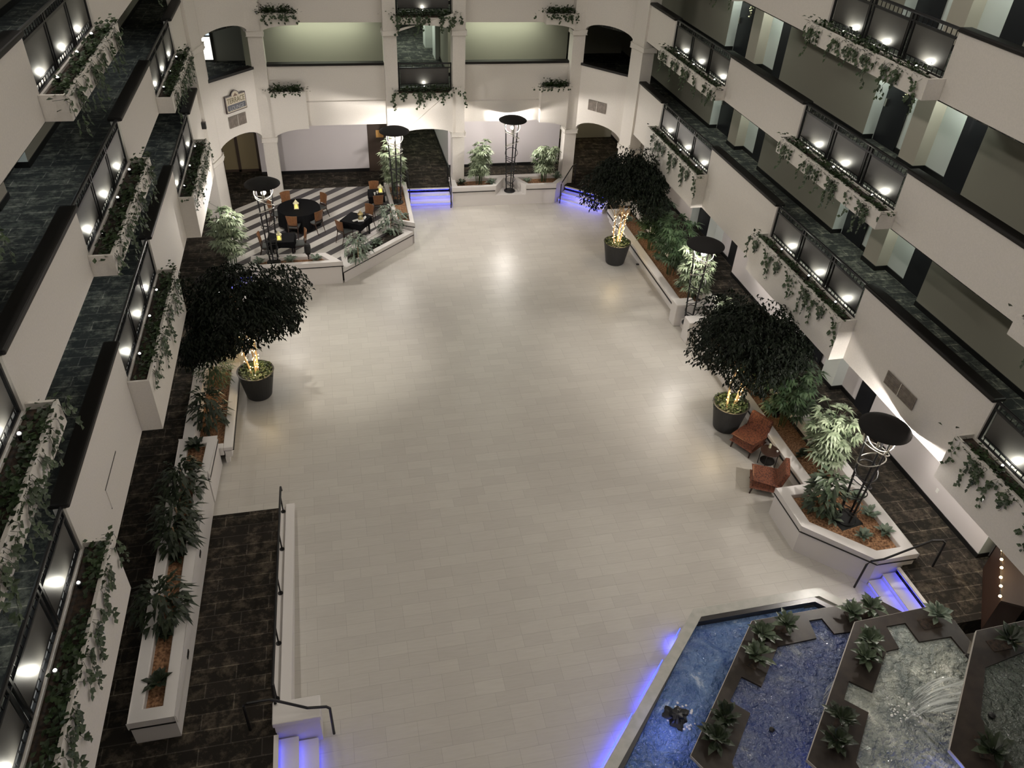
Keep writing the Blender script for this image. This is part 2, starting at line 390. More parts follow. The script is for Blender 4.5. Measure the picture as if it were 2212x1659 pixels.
# ---- balcony parapets along both sides
def parapet(sgn, lv):
    z = FL[lv]; X = XR if sgn > 0 else XL
    zb = z-0.25 if lv > 2 else (3.58 if sgn > 0 else 3.45)
    x0, x1 = (X, X+0.18) if sgn > 0 else (X-0.18, X)
    side = 'right' if sgn > 0 else 'left'
    m = MB().box(x0, -2.0, zb, x1, 29.6, z+0.10); caps = MB(); ys = -2.0
    segs = []
    for g0, g1 in reversed(GAPS): segs.append((ys, g0)); ys = g1
    segs.append((ys, 29.6))
    for a, b in segs:
        m.box(x0, a, z+0.10, x1, b, z+1.0)
        caps.box(x0-0.06, a-0.0, z+1.0, x1+0.06, b+0.0, z+1.09)
    struct('wall_'+side, m, WALL); struct('trim_1', caps, CAPM, bevel=0.03)
for sg in (1, -1):
    for lv in (2, 3, 4, 5): parapet(sg, lv)

# ---------------------------------------------------------------- balcony railing, planter, uplight, ivy
GL = 4.38
def make_railing(L=GL, bays=3):
    r = thing('balcony_railing', 'x', 'railing')
    w_ = L/bays
    obj('top_rail', MB().tube([(0, 0, 1.03), (L, 0, 1.03)], 0.032, 8), BLACK, r)
    obj('mid_rail', MB().box(0, -0.02, 0.86, L, 0.02, 0.89).box(0, -0.02, 0.10, L, 0.02, 0.13), BLACK, r)
    for i in range(bays):
        a, b = i*w_, (i+1)*w_
        for px in ((a+0.03, b-0.06) if i == 0 else (a+0.06, b-0.03) if i == bays-1 else (a+0.06, b-0.06)):
            obj('post', MB().box(px-0.022, -0.022, 0.02, px+0.022, 0.022, 1.02), BLACK, r)
        obj('panel', MB().box(a+0.12, -0.008, 0.25, b-0.12, 0.008, 0.84), PANEL, r)
        up = MB(); lo = MB()
        for k in range(9):
            xx = a+0.13+(w_-0.26)*k/8
            up.box(xx-0.007, -0.007, 0.88, xx+0.007, 0.007, 1.01); lo.box(xx-0.007, -0.007, 0.12, xx+0.007, 0.007, 0.26)
        up.box(a+0.1, -0.012, 0.835, b-0.1, 0.012, 0.86); lo.box(a+0.1, -0.012, 0.235, b-0.1, 0.012, 0.26)
        obj('baluster_row', up, BLACK, r); obj('baluster_row', lo, BLACK, r)
    return r
def make_planter(L, depth, zb, zt, label, loc, rz, ext=0.12):
    t = thing('balcony_planter', label, 'planter box', loc, rz)
    m = MB(); w_ = 0.05
    m.box(-ext, 0.0, zb, L+ext, depth, zt-0.16)
    m.box(-ext, depth-w_, zt-0.16, L+ext, depth, zt); m.box(-ext, 0.0, zt-0.16, -ext+w_, depth-w_, zt); m.box(L+ext-w_, 0.0, zt-0.16, L+ext, depth-w_, zt)
    obj('box', m, WALL, t)
    obj('soil', MB().box(-ext+w_+0.002, 0.004, zt-0.159, L+ext-w_-0.002, depth-w_-0.002, zt-0.10), DSOIL, t)
    return t
def ivy_mesh(seed, width=1.15, depth=0.38, hang=0.75):
    rr = random.Random(seed); m = MB(); st = MB()
    for k in range(150):   # the mound on the soil
        u = rr.gauss(0, width*0.27); v = depth*(1-0.75*rr.random()**1.6); z = abs(rr.gauss(0.05, 0.08))
        d = Vector((rr.uniform(-1, 1), rr.uniform(-0.2, 1), rr.uniform(-0.1, 0.8)))
        m.leaf((u, v, z), d, (rr.uniform(-.3, .3), rr.uniform(-.3, .3), 1), rr.uniform(0.07, 0.12), rr.uniform(0.07, 0.10))
    for s in range(10):    # trailing strands
        u = rr.gauss(0, width*0.33); ln = hang*rr.choice((0.25, 0.35, 0.5, 0.7, 1.0))*rr.uniform(0.8, 1.0); pts = [(u, depth*0.6, 0.05), (u, depth+0.03, 0.07)]
        z = 0.05; n = int(ln/0.055)
        for k in range(n):
            z -= 0.055; u += rr.uniform(-0.06, 0.06); y = depth+0.055+rr.uniform(0, 0.03)
            pts.append((u, y, z))
            for q in (0, 1):
                if rr.random() < 0.62:
                    m.leaf((u+rr.uniform(-.03, .03), y, z), (rr.uniform(-1, 1), rr.uniform(0.1, 0.5), rr.uniform(-1.0, 0.2)), (0, 1, 0.4), rr.uniform(0.06, 0.12), rr.uniform(0.06, 0.10))
        if len(pts) > 2: st.tube(pts, 0.004, 3)
    return m, st
IV = []
for s in range(5):
    m, st = ivy_mesh(100+s); t = thing('trailing_ivy', 'x', 'ivy')
    obj('foliage', m, IVY, t); obj('stems', st, DRAC, t); IV.append(t)
ivy_used = [False]*5
def place_ivy(loc, rz, label):
    k = R.randrange(5)
    if not ivy_used[k]:
        ivy_used[k] = True; t = IV[k]; t.location = loc; t.rotation_euler = (0, 0, rz); t['label'] = label; t['group'] = 'ivy trailing from balcony planters'
        return t
    return dup(IV[k], loc, rz, label, 'ivy trailing from balcony planters')
UPM = None
def uplight(loc, label, power=5.0, aim=(1, 0)):
    global UPM
    if UPM is None:
        t = thing('planter_uplight', label, 'uplight', loc, 0, 'small uplights in the balcony planters')
        hs = obj('housing', MB().lathe([(0.03, 0.0), (0.035, 0.05), (0.045, 0.07), (0.048, 0.11)], 10), BLACK, t)
        obj('bulb', MB().lathe([(0.010, 0.09), (0.022, 0.102), (0.026, 0.115), (0.016, 0.132), (0.004, 0.138)], 10), BULB, hs, smooth=True)
        UPM = t
    else: t = dup(UPM, loc, 0, label, 'small uplights in the balcony planters')
    dv = Vector((aim[0], aim[1], 0.45)).normalized()
    spot('uplight_beam', (loc[0], loc[1], loc[2]+0.19), power, (1.0, 0.97, 0.84), math.radians(150), 0.5, 0.02, dv.to_track_quat('-Z', 'Y').to_euler())
    return t
RAIL = make_railing(); rail_first = [True]
def place_rail(loc, rz, label):
    if rail_first[0]:
        rail_first[0] = False; RAIL.location = loc; RAIL.rotation_euler = (0, 0, rz); RAIL['label'] = label; RAIL['group'] = 'black balcony railings'; return RAIL
    return dup(RAIL, loc, rz, label, 'black balcony railings')
POSN = ['far end', 'far middle', 'near middle', 'near end']
LPOSN = ['far', 'centre', 'near']
for sgn in (1, -1):
    side = 'right' if sgn > 0 else 'left'
    for lv in (2, 3, 4):
        for gi, (g0, g1) in enumerate(GAPS):
            if lv == 4 and gi == 0: pass
            z = FL[lv]; X = XR if sgn > 0 else XL
            where = '%s wall, %s, %s' % (side, LEVN[lv], BAYN[gi])
            rx = X+0.06 if sgn > 0 else X-0.06
            if sgn > 0: loc, rz = (rx, g0, z), PI/2
            else: loc, rz = (rx, g1, z), -PI/2
            place_rail(loc, rz, 'black metal railing with solid panels, '+where)
            zb = -0.25 if lv > 2 else (-0.97 if sgn > 0 else -1.10)
            loc2 = (X-sgn*0.003, loc[1], z)
            make_planter(g1-g0, 0.41, zb, 0.16, 'white overhanging balcony planter, '+where, loc2, rz)
            for k in range(3):
                u = (g1-g0)*(k+0.5)/3 + R.uniform(-.2, .2)
                yy = g0+u if sgn > 0 else g1-u
                nm = LPOSN[2-k] if sgn > 0 else LPOSN[k]
                uplight((X-sgn*0.10, yy, z+0.062), '%s uplight in the planter, %s' % (nm, where), 16.0, (sgn, 0))
            for k in range(4):
                u = (g1-g0)*(k+0.5)/4 + R.uniform(-.25, .25)
                yy = g0+u if sgn > 0 else g1-u
                nm = POSN[3-k] if sgn > 0 else POSN[k]
                place_ivy((X-sgn*0.0, yy, z+0.06), rz, 'ivy at the %s of the planter, %s' % (nm, where))

# ---------------------------------------------------------------- back facade
Y1 = 31.95      # front face of columns
def xz(y0, y1): return lambda u, v, w: (u, w, v)
def panel(poly, y0, y1, m=WALL, holes=()): return MB().slab(poly, y0, y1, holes, lambda u, v, w: (u, w, v))
SECT = [(-0.75, 2.34), (5.50, 8.68)]
for lv, zb, zs, zc in ((2, 3.27, 2.90, 3.14), (3, 7.11, 6.86, 7.10), (4, 9.91, 9.66, 9.90), (5, 12.71, 12.46, 12.70)):
    z = FL[lv]; top = z+1.0
    for a, b in SECT:
        struct('wall_back', MB().box(a-(1.35 if a < 0 else 0), YB, zb, b+(1.2 if a > 0 else 0), YB+0.18, top), WALL)
        struct('trim_2', MB().box(a-(1.35 if a < 0 else 0), YB-0.05, top, b+(1.2 if a > 0 else 0), YB+0.24, top+0.09), CAPM)
    # boxes with quarter arches next to the corner columns
    def qarc(x0, x1, z0, z1, n=8):   # from (x0,z1) crown to (x1,z0) springing
        return [(x0+(x1-x0)*math.sin(PI/2*i/n), z0+(z1-z0)*math.cos(PI/2*i/n)) for i in range(n+1)]
    zt = z+0.16
    for (xa, xb, lab) in ((-0.75, -2.08, 'left'), (8.68, 9.87, 'right')):
        poly = qarc(xa, xb, zs, zb) + [(xb, zt), (xa, zt)]
        t = thing('balcony_planter', 'white planter shelf on the back wall, %s end, %s' % (lab, {2: 'lower', 3: 'upper'}.get(lv, 'level %s' % {4: 'three', 5: 'four'}.get(lv))), 'planter box')
        obj('box', MB().slab(poly, 31.90, 31.95, (), lambda u, v, w: (u, w, v)), WALL, t)
        m = MB(); x0, x1 = min(xa, xb), max(xa, xb)
        m.box(x0, 31.95, zb, x1, YB, zt-0.16)
        e = x0 if xa < xb else x1-0.05
        m.box(e if xa < xb else e, 31.95, zt-0.16, e+0.05, YB, zt)
        obj('box_back', m, WALL, t)
        obj('soil', MB().box(x0+0.05, 31.955, zt-0.158, x1-0.05, YB-0.004, zt-0.09), DSOIL, t)
    # centre bay
    poly = [(2.84, z+0.16), (2.84, zs)] + arc(2.84, 5.00, zs, zc) + [(5.00, z+0.16)]
    t = thing('balcony_planter', 'white planter ledge between the two middle columns, back wall, %s' % {2: 'lower', 3: 'upper', 4: 'third', 5: 'fourth'}[lv], 'planter box')
    obj('box', MB().slab(poly[1:], 31.86, 31.93, (), lambda u, v, w: (u, w, v)), WALL, t)
    obj('box_back', MB().box(2.84, 31.93, zc+0.02, 5.00, YB+0.05, z+0.0), WALL, t)
    obj('soil', MB().box(2.845, 31.935, z+0.001, 4.995, YB-0.004, z+0.07), DSOIL, t)
    # diagonal corner bays
    for (pa, pb, nm) in (((-2.57, 31.97), (-4.10, 30.25), 'left'), ((10.30, 31.97), (11.75, 30.25), 'right')):
        A = Vector(pa); B = Vector(pb); L = (B-A).length; d = (B-A)/L; nn = Vector((-d.y, d.x))
        if nn.y < 0: nn = -nn
        tf = lambda u, v, w, A=A, d=d, nn=nn: (A.x+d.x*u+nn.x*w, A.y+d.y*u+nn.y*w, v)
        poly = [(0, zs-0.02)] + arc(0.0, L, zs, zb+0.12) + [(L, zs-0.02), (L, top), (0, top)]
        poly = arc(0.0, L, zs, zb+0.12) + [(L, top), (0, top)]
        struct('wall_back', MB().slab(poly, 0.0, 0.2, (), tf), WALL)
        struct('trim_2', MB().slab([(0, top), (L, top), (L, top+0.09), (0, top+0.09)], -0.05, 0.26, (), tf), CAPM)
# light-catching ledge below the lowest balcony
def belt(p, q, off, z0, z1, nrm):
    p = Vector(p); q = Vector(q); nrm = Vector(nrm).normalized()
    a, b = p+nrm*off, q+nrm*off
    return MB().hull([(p.x, p.y, z0), (q.x, q.y, z0), (b.x, b.y, z0), (a.x, a.y, z0)], [(p.x, p.y, z1+0.03), (q.x, q.y, z1+0.03), (b.x, b.y, z1), (a.x, a.y, z1)])
struct('trim_3', belt((-0.75, YB), (2.34, YB), 0.07, 3.27, 4.20, (0, -1)), WALL)
struct('trim_3', belt((5.50, YB), (8.68, YB), 0.07, 3.27, 4.10, (0, -1)), WALL)
# columns
def column(poly, z0, z1, label, capz=(2.76, 6.72, 9.5)):
    t = thing('column', label, 'column')
    obj('shaft', MB().slab(poly, z0, z1), WALL, t)
    cx = sum(p[0] for p in poly)/len(poly); cy = sum(p[1] for p in poly)/len(poly)
    big = [(cx+(p[0]-cx)*1.16, cy+(p[1]-cy)*1.16) for p in poly]
    for c in capz: obj('capital', MB().slab(big, c, c+0.17), WALL, t, bevel=0.02)
    return t
def rect(x0, x1, y0, y1): return [(x0, y0), (x1, y0), (x1, y1), (x0, y1)]
column(rect(2.34, 2.84, Y1, 32.5), 0.5, 22, 'white column left of the middle corridor steps')
column(rect(5.00, 5.50, Y1, 32.5), 0.5, 22, 'white column right of the middle corridor steps')
column(rect(9.86, 10.36, Y1, 32.5), 0.5, 22, 'white column right of the back planter with two palms')
column(rect(-2.60, -2.08, Y1, 32.5), 0.5, 22, 'white column in the lounge behind the round table')
column([(11.66, 30.12), (11.84, 29.35), (12.3, 29.35), (12.3, 30.5), (11.95, 30.5)], 0.5, 22, 'white corner column where right balconies meet back wall')
column([(-4.02, 30.2), (-4.02, 30.5), (-4.75, 30.5), (-4.75, 29.5), (-4.25, 29.5)], 0.5, 22, 'white corner column left of the lounge arch')
# walls behind the back walkway, corridor through the middle
for lv in (1, 2, 3, 4):
    z0, z1 = FL[lv], FL[lv+1]-0.28
    m_ = TAUPE if lv == 1 else OLIVE
    struct('wall_back', MB().box(-3.0, YW, z0, 2.70, YW+0.2, z1), m_)
    struct('wall_back', MB().box(5.15, YW, z0, 10.3, YW+0.2, z1), m_)
    struct('wall_back', MB().box(2.5, YW+0.2, z0, 2.7, 46, z1), m_)
    struct('wall_back', MB().box(5.15, YW+0.2, z0, 5.35, 46, z1), m_)
    struct('wall_back', MB().box(-6.9, 36.8 if lv > 1 else 34.75, z0, -3.0, 37.0, z1), OLIVE)
    struct('wall_back', MB().box(10.3, 37.4, z0, 14.2, 37.6, z1), OLIVE)
    struct('wall_back', MB().box(10.1, YW+0.2, z0, 10.3, 37.4, z1), m_)
    b_ = MB().box(-3.0, YW-0.03, z0, 2.70, YW, z0+0.13).box(5.15, YW-0.03, z0, 10.3, YW, z0+0.13).box(5.12, YW, z0, 5.15, 46, z0+0.13)
    struct('baseboard_back', b_, LINE)
    if lv > 1:
        for (x, yy) in ((0.2, 33.55), (7.4, 33.55)):
            area('corridor_ceiling_light', (x, yy, z1-0.05), 3.2, 0.25, 55, (0.95, 1.0, 0.80))
        area('corridor_ceiling_light', (3.9, 38.5, z1-0.05), 0.8, 3.0, 90, (0.92, 1.0, 0.85))
        # panels stepping out of the corridor wall
        struct('wall_back', MB().box(4.95, 36.6, z0, 5.15, 37.5, z1), PALE)
        struct('wall_back', MB().box(4.75, 38.6, z0, 5.15, 39.4, z1), PALE)
    else:
        area('corridor_ceiling_light', (3.9, 37.5, z1-0.05), 0.8, 3.0, 40, (0.85, 1.0, 0.75))
        area('corridor_ceiling_light', (12.0, 35.8, z1-0.05), 1.2, 0.8, 25, (1.0, 0.85, 0.55))
struct('door_2', MB().box(1.62, YW-0.05, 0.51, 2.70, YW-0.002, 2.62), BROWND)
obj('door_sign', MB().box(1.98, YW-0.075, 2.02, 2.30, YW-0.052, 2.34), mat('amber_sign', (0.6, 0.33, 0.1), 0.5), bpy.data.objects['door_2'])
struct('door_3', MB().box(4.7, 41.0, 0.51, 5.14, 42.0, 2.6), BROWND)
# glass doors of the room behind the lounge arch
d4 = struct('door_4', MB().box(-4.62, 34.62, 0.5, -4.54, 34.73, 3.2).box(-3.98, 34.62, 0.5, -3.86, 34.73, 3.2).box(-3.14, 34.62, 0.5, -3.04, 34.73, 3.2).box(-5.6, 34.62, 2.2, -3.04, 34.73, 2.28).box(-5.6, 34.62, 0.5, -3.04, 34.73, 0.6), BROWND)
obj('glass', MB().box(-5.6, 34.66, 0.6, -3.1, 34.69, 3.2), AMBERG, d4)
area('corridor_ceiling_light', (-4.2, 34.2, 4.1), 1.0, 0.5, 5, (1.0, 0.85, 0.5))
# brightly lit window at the left corner of the second level
w1 = struct('window_1', MB().box(-6.3, 33.6, 4.66, -6.2, 35.4, 6.9), BLACK)
obj('pane', MB().box(-6.19, 33.7, 5.55, -6.16, 35.3, 6.8), WINDB, w1)
obj('pane', MB().box(-6.19, 33.7, 4.75, -6.16, 35.3, 5.45), WINDG, w1)
w2 = struct('window_2', MB().box(-5.9, 36.70, 4.60, -4.45, 36.78, 7.0), BLACK)
obj('pane', MB().box(-5.85, 36.66, 5.62, -4.5, 36.69, 6.95), WINDB, w2)
obj('pane', MB().box(-5.85, 36.66, 4.65, -4.5, 36.69, 5.55), WINDG, w2)

# centre bay railings, lamps and ivy of the back wall
for lv in (2, 3):
    z = FL[lv]; rl = make_railing(2.16, 1)
    rl.location = (5.01, YB+0.02, z); rl.rotation_euler = (0, 0, PI); rl['label'] = 'single-panel black railing between the middle columns, back wall, %s' % {2: 'lower', 3: 'upper'}[lv]
    uplight((3.90, 32.20, z+0.071), 'uplight before the middle railing on the back wall, %s' % {2: 'lower', 3: 'upper'}[lv], 8, (0, 1))
    for k, xx in enumerate((3.2, 3.95, 4.65)):
        place_ivy((xx, 32.27, z+0.07), PI, 'ivy at the %s of the middle ledge, back wall, %s' % (['left', 'centre', 'right'][k], {2: 'lower', 3: 'upper'}[lv]))
    for k, xx in enumerate((-1.75, -1.15, 8.98, 9.5)):
        lab = 'ivy on the %s planter shelf, %s clump, back wall, %s' % (['left', 'left', 'right', 'right'][k], ['left', 'right', 'left', 'right'][k], {2: 'lower', 3: 'upper'}[lv])
        m, st = ivy_mesh(500+10*lv+k, 0.75, 0.30, 0.34 if lv == 3 else 0.16); m2, _ = ivy_mesh(700+10*lv+k, 0.6, 0.30, 0.0)
        b = len(m.v); m.v += [(x, y, z_+0.10) for (x, y, z_) in m2.v]; m.f += [tuple(q+b for q in f) for f in m2.f]
        t = thing('trailing_ivy', lab, 'ivy', (xx, 32.20, z+0.10), PI, 'ivy on the back wall shelves')
        obj('foliage', m, IVY, t); obj('stems', st, DRAC, t)
# ---- PART2

# ---------------------------------------------------------------- planters on the ground level
def inset(poly, d):
    """inward offset of a counter-clockwise polygon"""
    n = len(poly); out = []
    for i in range(n):
        p0, p1, p2 = Vector(poly[i-1]), Vector(poly[i]), Vector(poly[(i+1) % n])
        a = (p1-p0).normalized(); b = (p2-p1).normalized()
        na = Vector((-a.y, a.x)); nb = Vector((-b.y, b.x)); s = na+nb; k = d/max(0.35, (1+na.dot(nb)))
        out.append(tuple(p1 + s*k))
    return out
def planter(label, poly, z0, z1, rimw=0.26, soil=MULCH, stripe=True, capz=0.17, soilz=0.12):
    t = thing('floor_planter', label, 'planter')
    hole = inset(poly, rimw); lip = inset(poly, -0.02)
    obj('body', MB().slab(poly, z0, z1-capz, [inset(poly, rimw+0.02)]), PLANT, t)
    if stripe: obj('stripe', MB().slab(inset(poly, -0.034), z1-capz-0.005, z1-capz+0.025, [hole]), LINE, t)
    obj('cap', MB().slab(lip, z1-capz+0.025, z1, [hole]), PLANT, t, bevel=0.02)
    obj('mulch', MB().slab(inset(poly, rimw+0.004), z1-soilz-0.08, z1-soilz), soil, t)
    return t
planter('white eight-sided planter holding the nearest torch lamp, beside the armchairs', [(10.08, 12.16), (10.08, 10.90), (11.34, 9.66), (12.34, 9.66), (12.34, 12.18)], 0, 0.86)
planter('white planter at the front of the terrace, torch lamp and small plants in it', [(-3.05, 25.22), (0.0, 25.26), (-0.55, 25.98), (-3.05, 26.05)], 0, 0.86, 0.2)
planter('low slanting white planter beside the terrace tables', [(0.06, 25.30), (2.80, 27.88), (1.78, 28.66), (0.02, 26.62)], 0, 0.55, 0.2, stripe=True, capz=0.14)
planter('white planter between terrace and corridor steps, with palm and torch lamp', [(2.18, 28.36), (2.88, 28.0), (2.96, 31.9), (2.1, 31.9)], 0, 0.86, 0.14)
# back planter with a notch for the torch
t = thing('floor_planter', 'long white planter below the back wall with two palms and a notch', 'planter')
BP = [(4.88, 31.10), (6.72, 31.10), (7.24, 31.95), (7.62, 31.95), (8.06, 31.08), (9.38, 31.05), (10.15, 31.92), (9.80, 32.22), (4.92, 32.24)]
h1 = [(5.12, 31.32), (6.60, 31.32), (6.98, 32.0), (5.12, 32.0)]; h2 = [(8.20, 31.28), (9.28, 31.26), (9.80, 31.86), (9.7, 31.98), (7.86, 31.98)]
obj('body', MB().slab(BP, 0, 0.69, [h1, h2]), PLANT, t)
obj('stripe', MB().slab([(4.86, 31.05), (6.70, 31.05), (6.72, 31.15), (4.87, 31.15)], 0.66, 0.69).slab([(8.08, 31.04), (9.40, 31.0), (9.39, 31.12), (8.06, 31.15)], 0.66, 0.69), LINE, t)
obj('cap', MB().slab(inset(BP, -0.02), 0.69, 0.86, [h1, h2]), PLANT, t, bevel=0.02)
obj('mulch', MB().slab(h1, 0.6, 0.74), MULCH, t); obj('mulch', MB().slab(h2, 0.6, 0.74), MULCH, t)
obj('lamp_shelf', MB().slab([(6.70, 31.10), (8.08, 31.08), (7.63, 31.97), (7.23, 31.97)], 0, 0.45), PLANT, t)
# long side planters with a taller wall towards the walkway
def side_planter(label, xo, xi, xb, xw, y0, y1, wallz=0.86):
    t = thing('floor_planter', label, 'planter')
    a, b = min(xo, xw), max(xo, xw); s = 1 if xw > xo else -1
    def B(xa, xb_, ya, yb, za, zb): return MB().box(min(xa, xb_), ya, za, max(xa, xb_), yb, zb)
    plinth = B(xo+s*0.13, xi, y0+0.04, y1-0.04, 0, 0.22); obj('plinth', plinth, PLANT, t)
    obj('front', B(xo+s*0.04, xi-s*0.02, y0+0.02, y1-0.02, 0.22, 0.42), PLANT, t)
    obj('stripe', B(xo-s*0.02, xi-s*0.03, y0+0.05, y1-0.05, 0.41, 0.445), LINE, t)
    obj('cap', B(xo, xi, y0, y1, 0.445, 0.56).box(min(xi, xb), y0, 0.30, max(xi, xb), y0+0.2, 0.56).box(min(xi, xb), y1-0.2, 0.30, max(xi, xb), y1, 0.56), PLANT, t, bevel=0.02)
    obj('mulch', B(xi, xb, y0+0.2, y1-0.2, 0.2, 0.40), MULCH, t)
    obj('back_wall', B(xb, xw, y0, y1, 0, wallz), PLANT, t)
    return t
side_planter('long low planter along the right walkway, behind the armchairs', 11.09, 11.40, 12.12, 12.40, 12.24, 19.75)
side_planter('long low planter along the right walkway, far half near the corner steps', 11.09, 11.40, 12.12, 12.40, 21.25, 29.0)
side_planter('low planter along the left walkway beside the string-lit potted tree', -3.19, -3.42, -4.08, -4.36, 16.25, 20.1)
side_planter('low planter along the left walkway reaching the terrace', -3.19, -3.42, -4.08, -4.36, 21.5, 24.4)
for (xa, xb_, ya, yb, nm) in ((11.15, 12.40, 19.75, 21.25, 'right'), (-4.36, -3.25, 20.1, 21.5, 'left')):
    t = thing('lamp_plinth', 'white stepped plinth between the two %s side planters' % nm, 'plinth')
    obj('base', MB().box(xa, ya+0.01, 0, xb_, yb-0.01, 0.30), PLANT, t)
    x2 = (12.12, 12.40) if nm == 'right' else (-4.36, -4.08)
    obj('back_wall', MB().box(x2[0], ya+0.01, 0.30, x2[1], yb-0.01, 0.86), PLANT, t)
    xs = (10.9, 11.6) if nm == 'right' else (-3.72, -3.05)
    obj('corner_block', MB().box(xs[0], ya-0.02, 0, xs[1], ya+0.42, 0.84), PLANT, t, bevel=0.02)
    obj('corner_block', MB().box(xs[0], yb-0.42, 0, xs[1], yb+0.02, 0.84), PLANT, t, bevel=0.02)
# long planter beside the ramp
t = thing('floor_planter', 'long tall white planter beside the carpeted ramp, dark plants in it', 'planter')
NP = [(-4.38, 8.47), (-3.62, 8.47), (-3.62, 14.85), (-4.38, 14.85)]; nh = [(-4.17, 8.72), (-3.84, 8.72), (-3.84, 14.7), (-4.17, 14.7)]
obj('body', MB().slab(NP, 0, 1.0, [nh]), PLANT, t); obj('stripe', MB().box(-4.38, 8.44, 0.98, -3.62, 8.5, 1.005), LINE, t)
obj('cap', MB().slab(inset(NP, -0.015), 1.0, 1.15, [nh]), PLANT, t, bevel=0.02); obj('mulch', MB().slab(nh, 0.8, 0.98), MULCH, t)
for yy in (10.0, 12.55):
    obj('socket_plate', MB().box(-3.62, yy-0.09, 0.72, -3.605, yy+0.09, 0.80), LINE, t)
planter('middle white planter stepping down behind the ramp', [(-4.38, 14.87), (-3.60, 14.87), (-3.52, 16.23), (-4.38, 16.23)], 0, 0.98, 0.2)
# ramp kerb wall, end block, steps and rails
t = thing('ramp_wall', 'low white wall on the open side of the carpeted ramp', 'low wall')
obj('wall', MB().hull([(-1.99, 8.62, 0), (-1.69, 8.62, 0), (-1.69, 14.25, 0), (-1.99, 14.25, 0)], [(-1.99, 8.62, 0.72), (-1.69, 8.62, 0.72), (-1.69, 14.25, 0.2), (-1.99, 14.25, 0.2)]), PLANT, t)
obj('cap', MB().hull([(-1.86, 8.62, 0.72), (-1.66, 8.62, 0.72), (-1.66, 14.25, 0.2), (-1.86, 14.25, 0.2)], [(-1.86, 8.62, 0.79), (-1.66, 8.62, 0.79), (-1.66, 14.25, 0.27), (-1.86, 14.25, 0.27)]), PLANT, t)
obj('end_block', MB().box(-1.96, 8.20, 0, -1.16, 8.61, 0.70), PLANT, t)
obj('end_stripe', MB().box(-1.97, 8.19, 0.70, -1.15, 8.615, 0.715), LINE, t)
obj('end_cap', MB().box(-1.99, 8.17, 0.715, -1.13, 8.62, 0.84), PLANT, t, bevel=0.02)
t = thing('handrail', 'long black handrail on the low ramp wall', 'handrail')
rp = lambda y: 0.35 + (14.25-y)/5.63*0.52
obj('rail', MB().tube([(-1.95, 14.55, rp(14.2)+0.1), (-1.95, 14.5, rp(14.5)+0.30), (-1.95, 8.75, rp(8.75)+0.30), (-1.93, 8.55, rp(8.6)+0.0)], 0.026, 8), BLACK, t)
for yy in (14.05, 12.75, 11.4, 10.05, 8.75):
    obj('bracket', MB().tube([(-1.93, yy, rp(yy)-0.14), (-1.95, yy+0.12, rp(yy)+0.29)], 0.018, 6).lathe([(0.055, 0), (0.055, 0.03)], 10, (-1.93, yy, rp(yy)-0.16)), BLACK, t)
t = thing('handrail', 'short bent black handrail crossing the front left steps', 'handrail')
obj('rail', MB().tube([(-2.42, 8.35, 0.5), (-2.42, 8.35, 1.3), (-2.34, 8.34, 1.38), (-1.95, 8.33, 1.40), (-1.35, 8.30, 0.98), (-1.02, 8.28, 0.95), (-0.96, 8.28, 0.88), (-0.96, 8.28, 0.0)], 0.026, 8), BLACK, t)
def stairs(label, poly_fn, n=3, rise=0.1667):
    t = thing('steps', label, 'steps')
    for k in range(n-1):
        obj('step', poly_fn(k, rise), PLANT, t, bevel=0.008)
    return t
# each flight: bottom edge p->q, upward direction d, tread
def flight(label, p, q, d, tread=0.31, n=3, rise=0.1667, inn=0.0):
    p = Vector(p); q = Vector(q); d = Vector(d).normalized(); t = thing('steps', label, 'steps')
    e = (q-p).normalized(); total = tread*(n-1)
    top = Vector(d)*total
    for k in range(n-1):
        a = p+d*(tread*k); b = q+d*(tread*k); c = q+top; dd = p+top
        z0, z1 = rise*k, rise*(k+1)
        obj('step', MB().slab([tuple(a), tuple(b), tuple(c), tuple(dd)], z0, z1-0.03).slab([tuple(a-d*0.025), tuple(b-d*0.025), tuple(c), tuple(dd)], z1-0.03, z1), PLANT, t)
    obj('nosing', MB().slab([tuple(p+top-d*0.025), tuple(q+top-d*0.025), tuple(q+top+d*0.06), tuple(p+top+d*0.06)], rise*n-0.04, rise*n+0.006), PLANT, t)
    for k in range(n):
        a = p+d*(tread*k); b = q+d*(tread*k); zz = rise*(k+1)-0.045
        if k == n-1: zz = rise*n-0.055
        st = [tuple(a-d*0.014+e*0.03), tuple(b-d*0.014-e*0.03), tuple(b-d*0.002-e*0.03), tuple(a-d*0.002+e*0.03)]
        obj('led_strip', MB().slab(st, zz, zz+0.012), BLUE, t)
        mid = (a+b)/2 - d*0.035; L = (b-a).length
        dv = Vector((d.x, d.y, -0.9)).normalized(); ex = Vector((e.x, e.y, 0)); zc = -dv; yc = zc.cross(ex)
        la = area('step_glow', (0, 0, 0), L*0.95, 0.015, 0.55*L, (0.03, 0.05, 1.0))
        la.matrix_world = Matrix(((ex.x, yc.x, zc.x, mid.x), (ex.y, yc.y, zc.y, mid.y), (ex.z, yc.z, zc.z, zz+0.005), (0, 0, 0, 1)))
    return t
flight('three blue-lit steps up to the middle corridor below the back wall', (3.0, 31.30), (4.86, 31.25), (0, 1), 0.36)
flight('three blue-lit steps across the right back corner', (9.56, 31.13), (11.16, 29.72), (0.66, 0.75))
flight('blue-lit steps beside the eight-sided planter and the fountain', (11.32, 9.62), (11.32, 8.45), (1, 0))
flight('blue-lit steps at the front left end of the ramp', (-1.26, 8.16), (-1.26, 3.0), (-1, 0), 0.34)
flight('blue-lit steps hidden behind the left potted tree, below the terrace', (-4.36, 24.75), (-3.08, 24.75), (0, 1), 0.28)
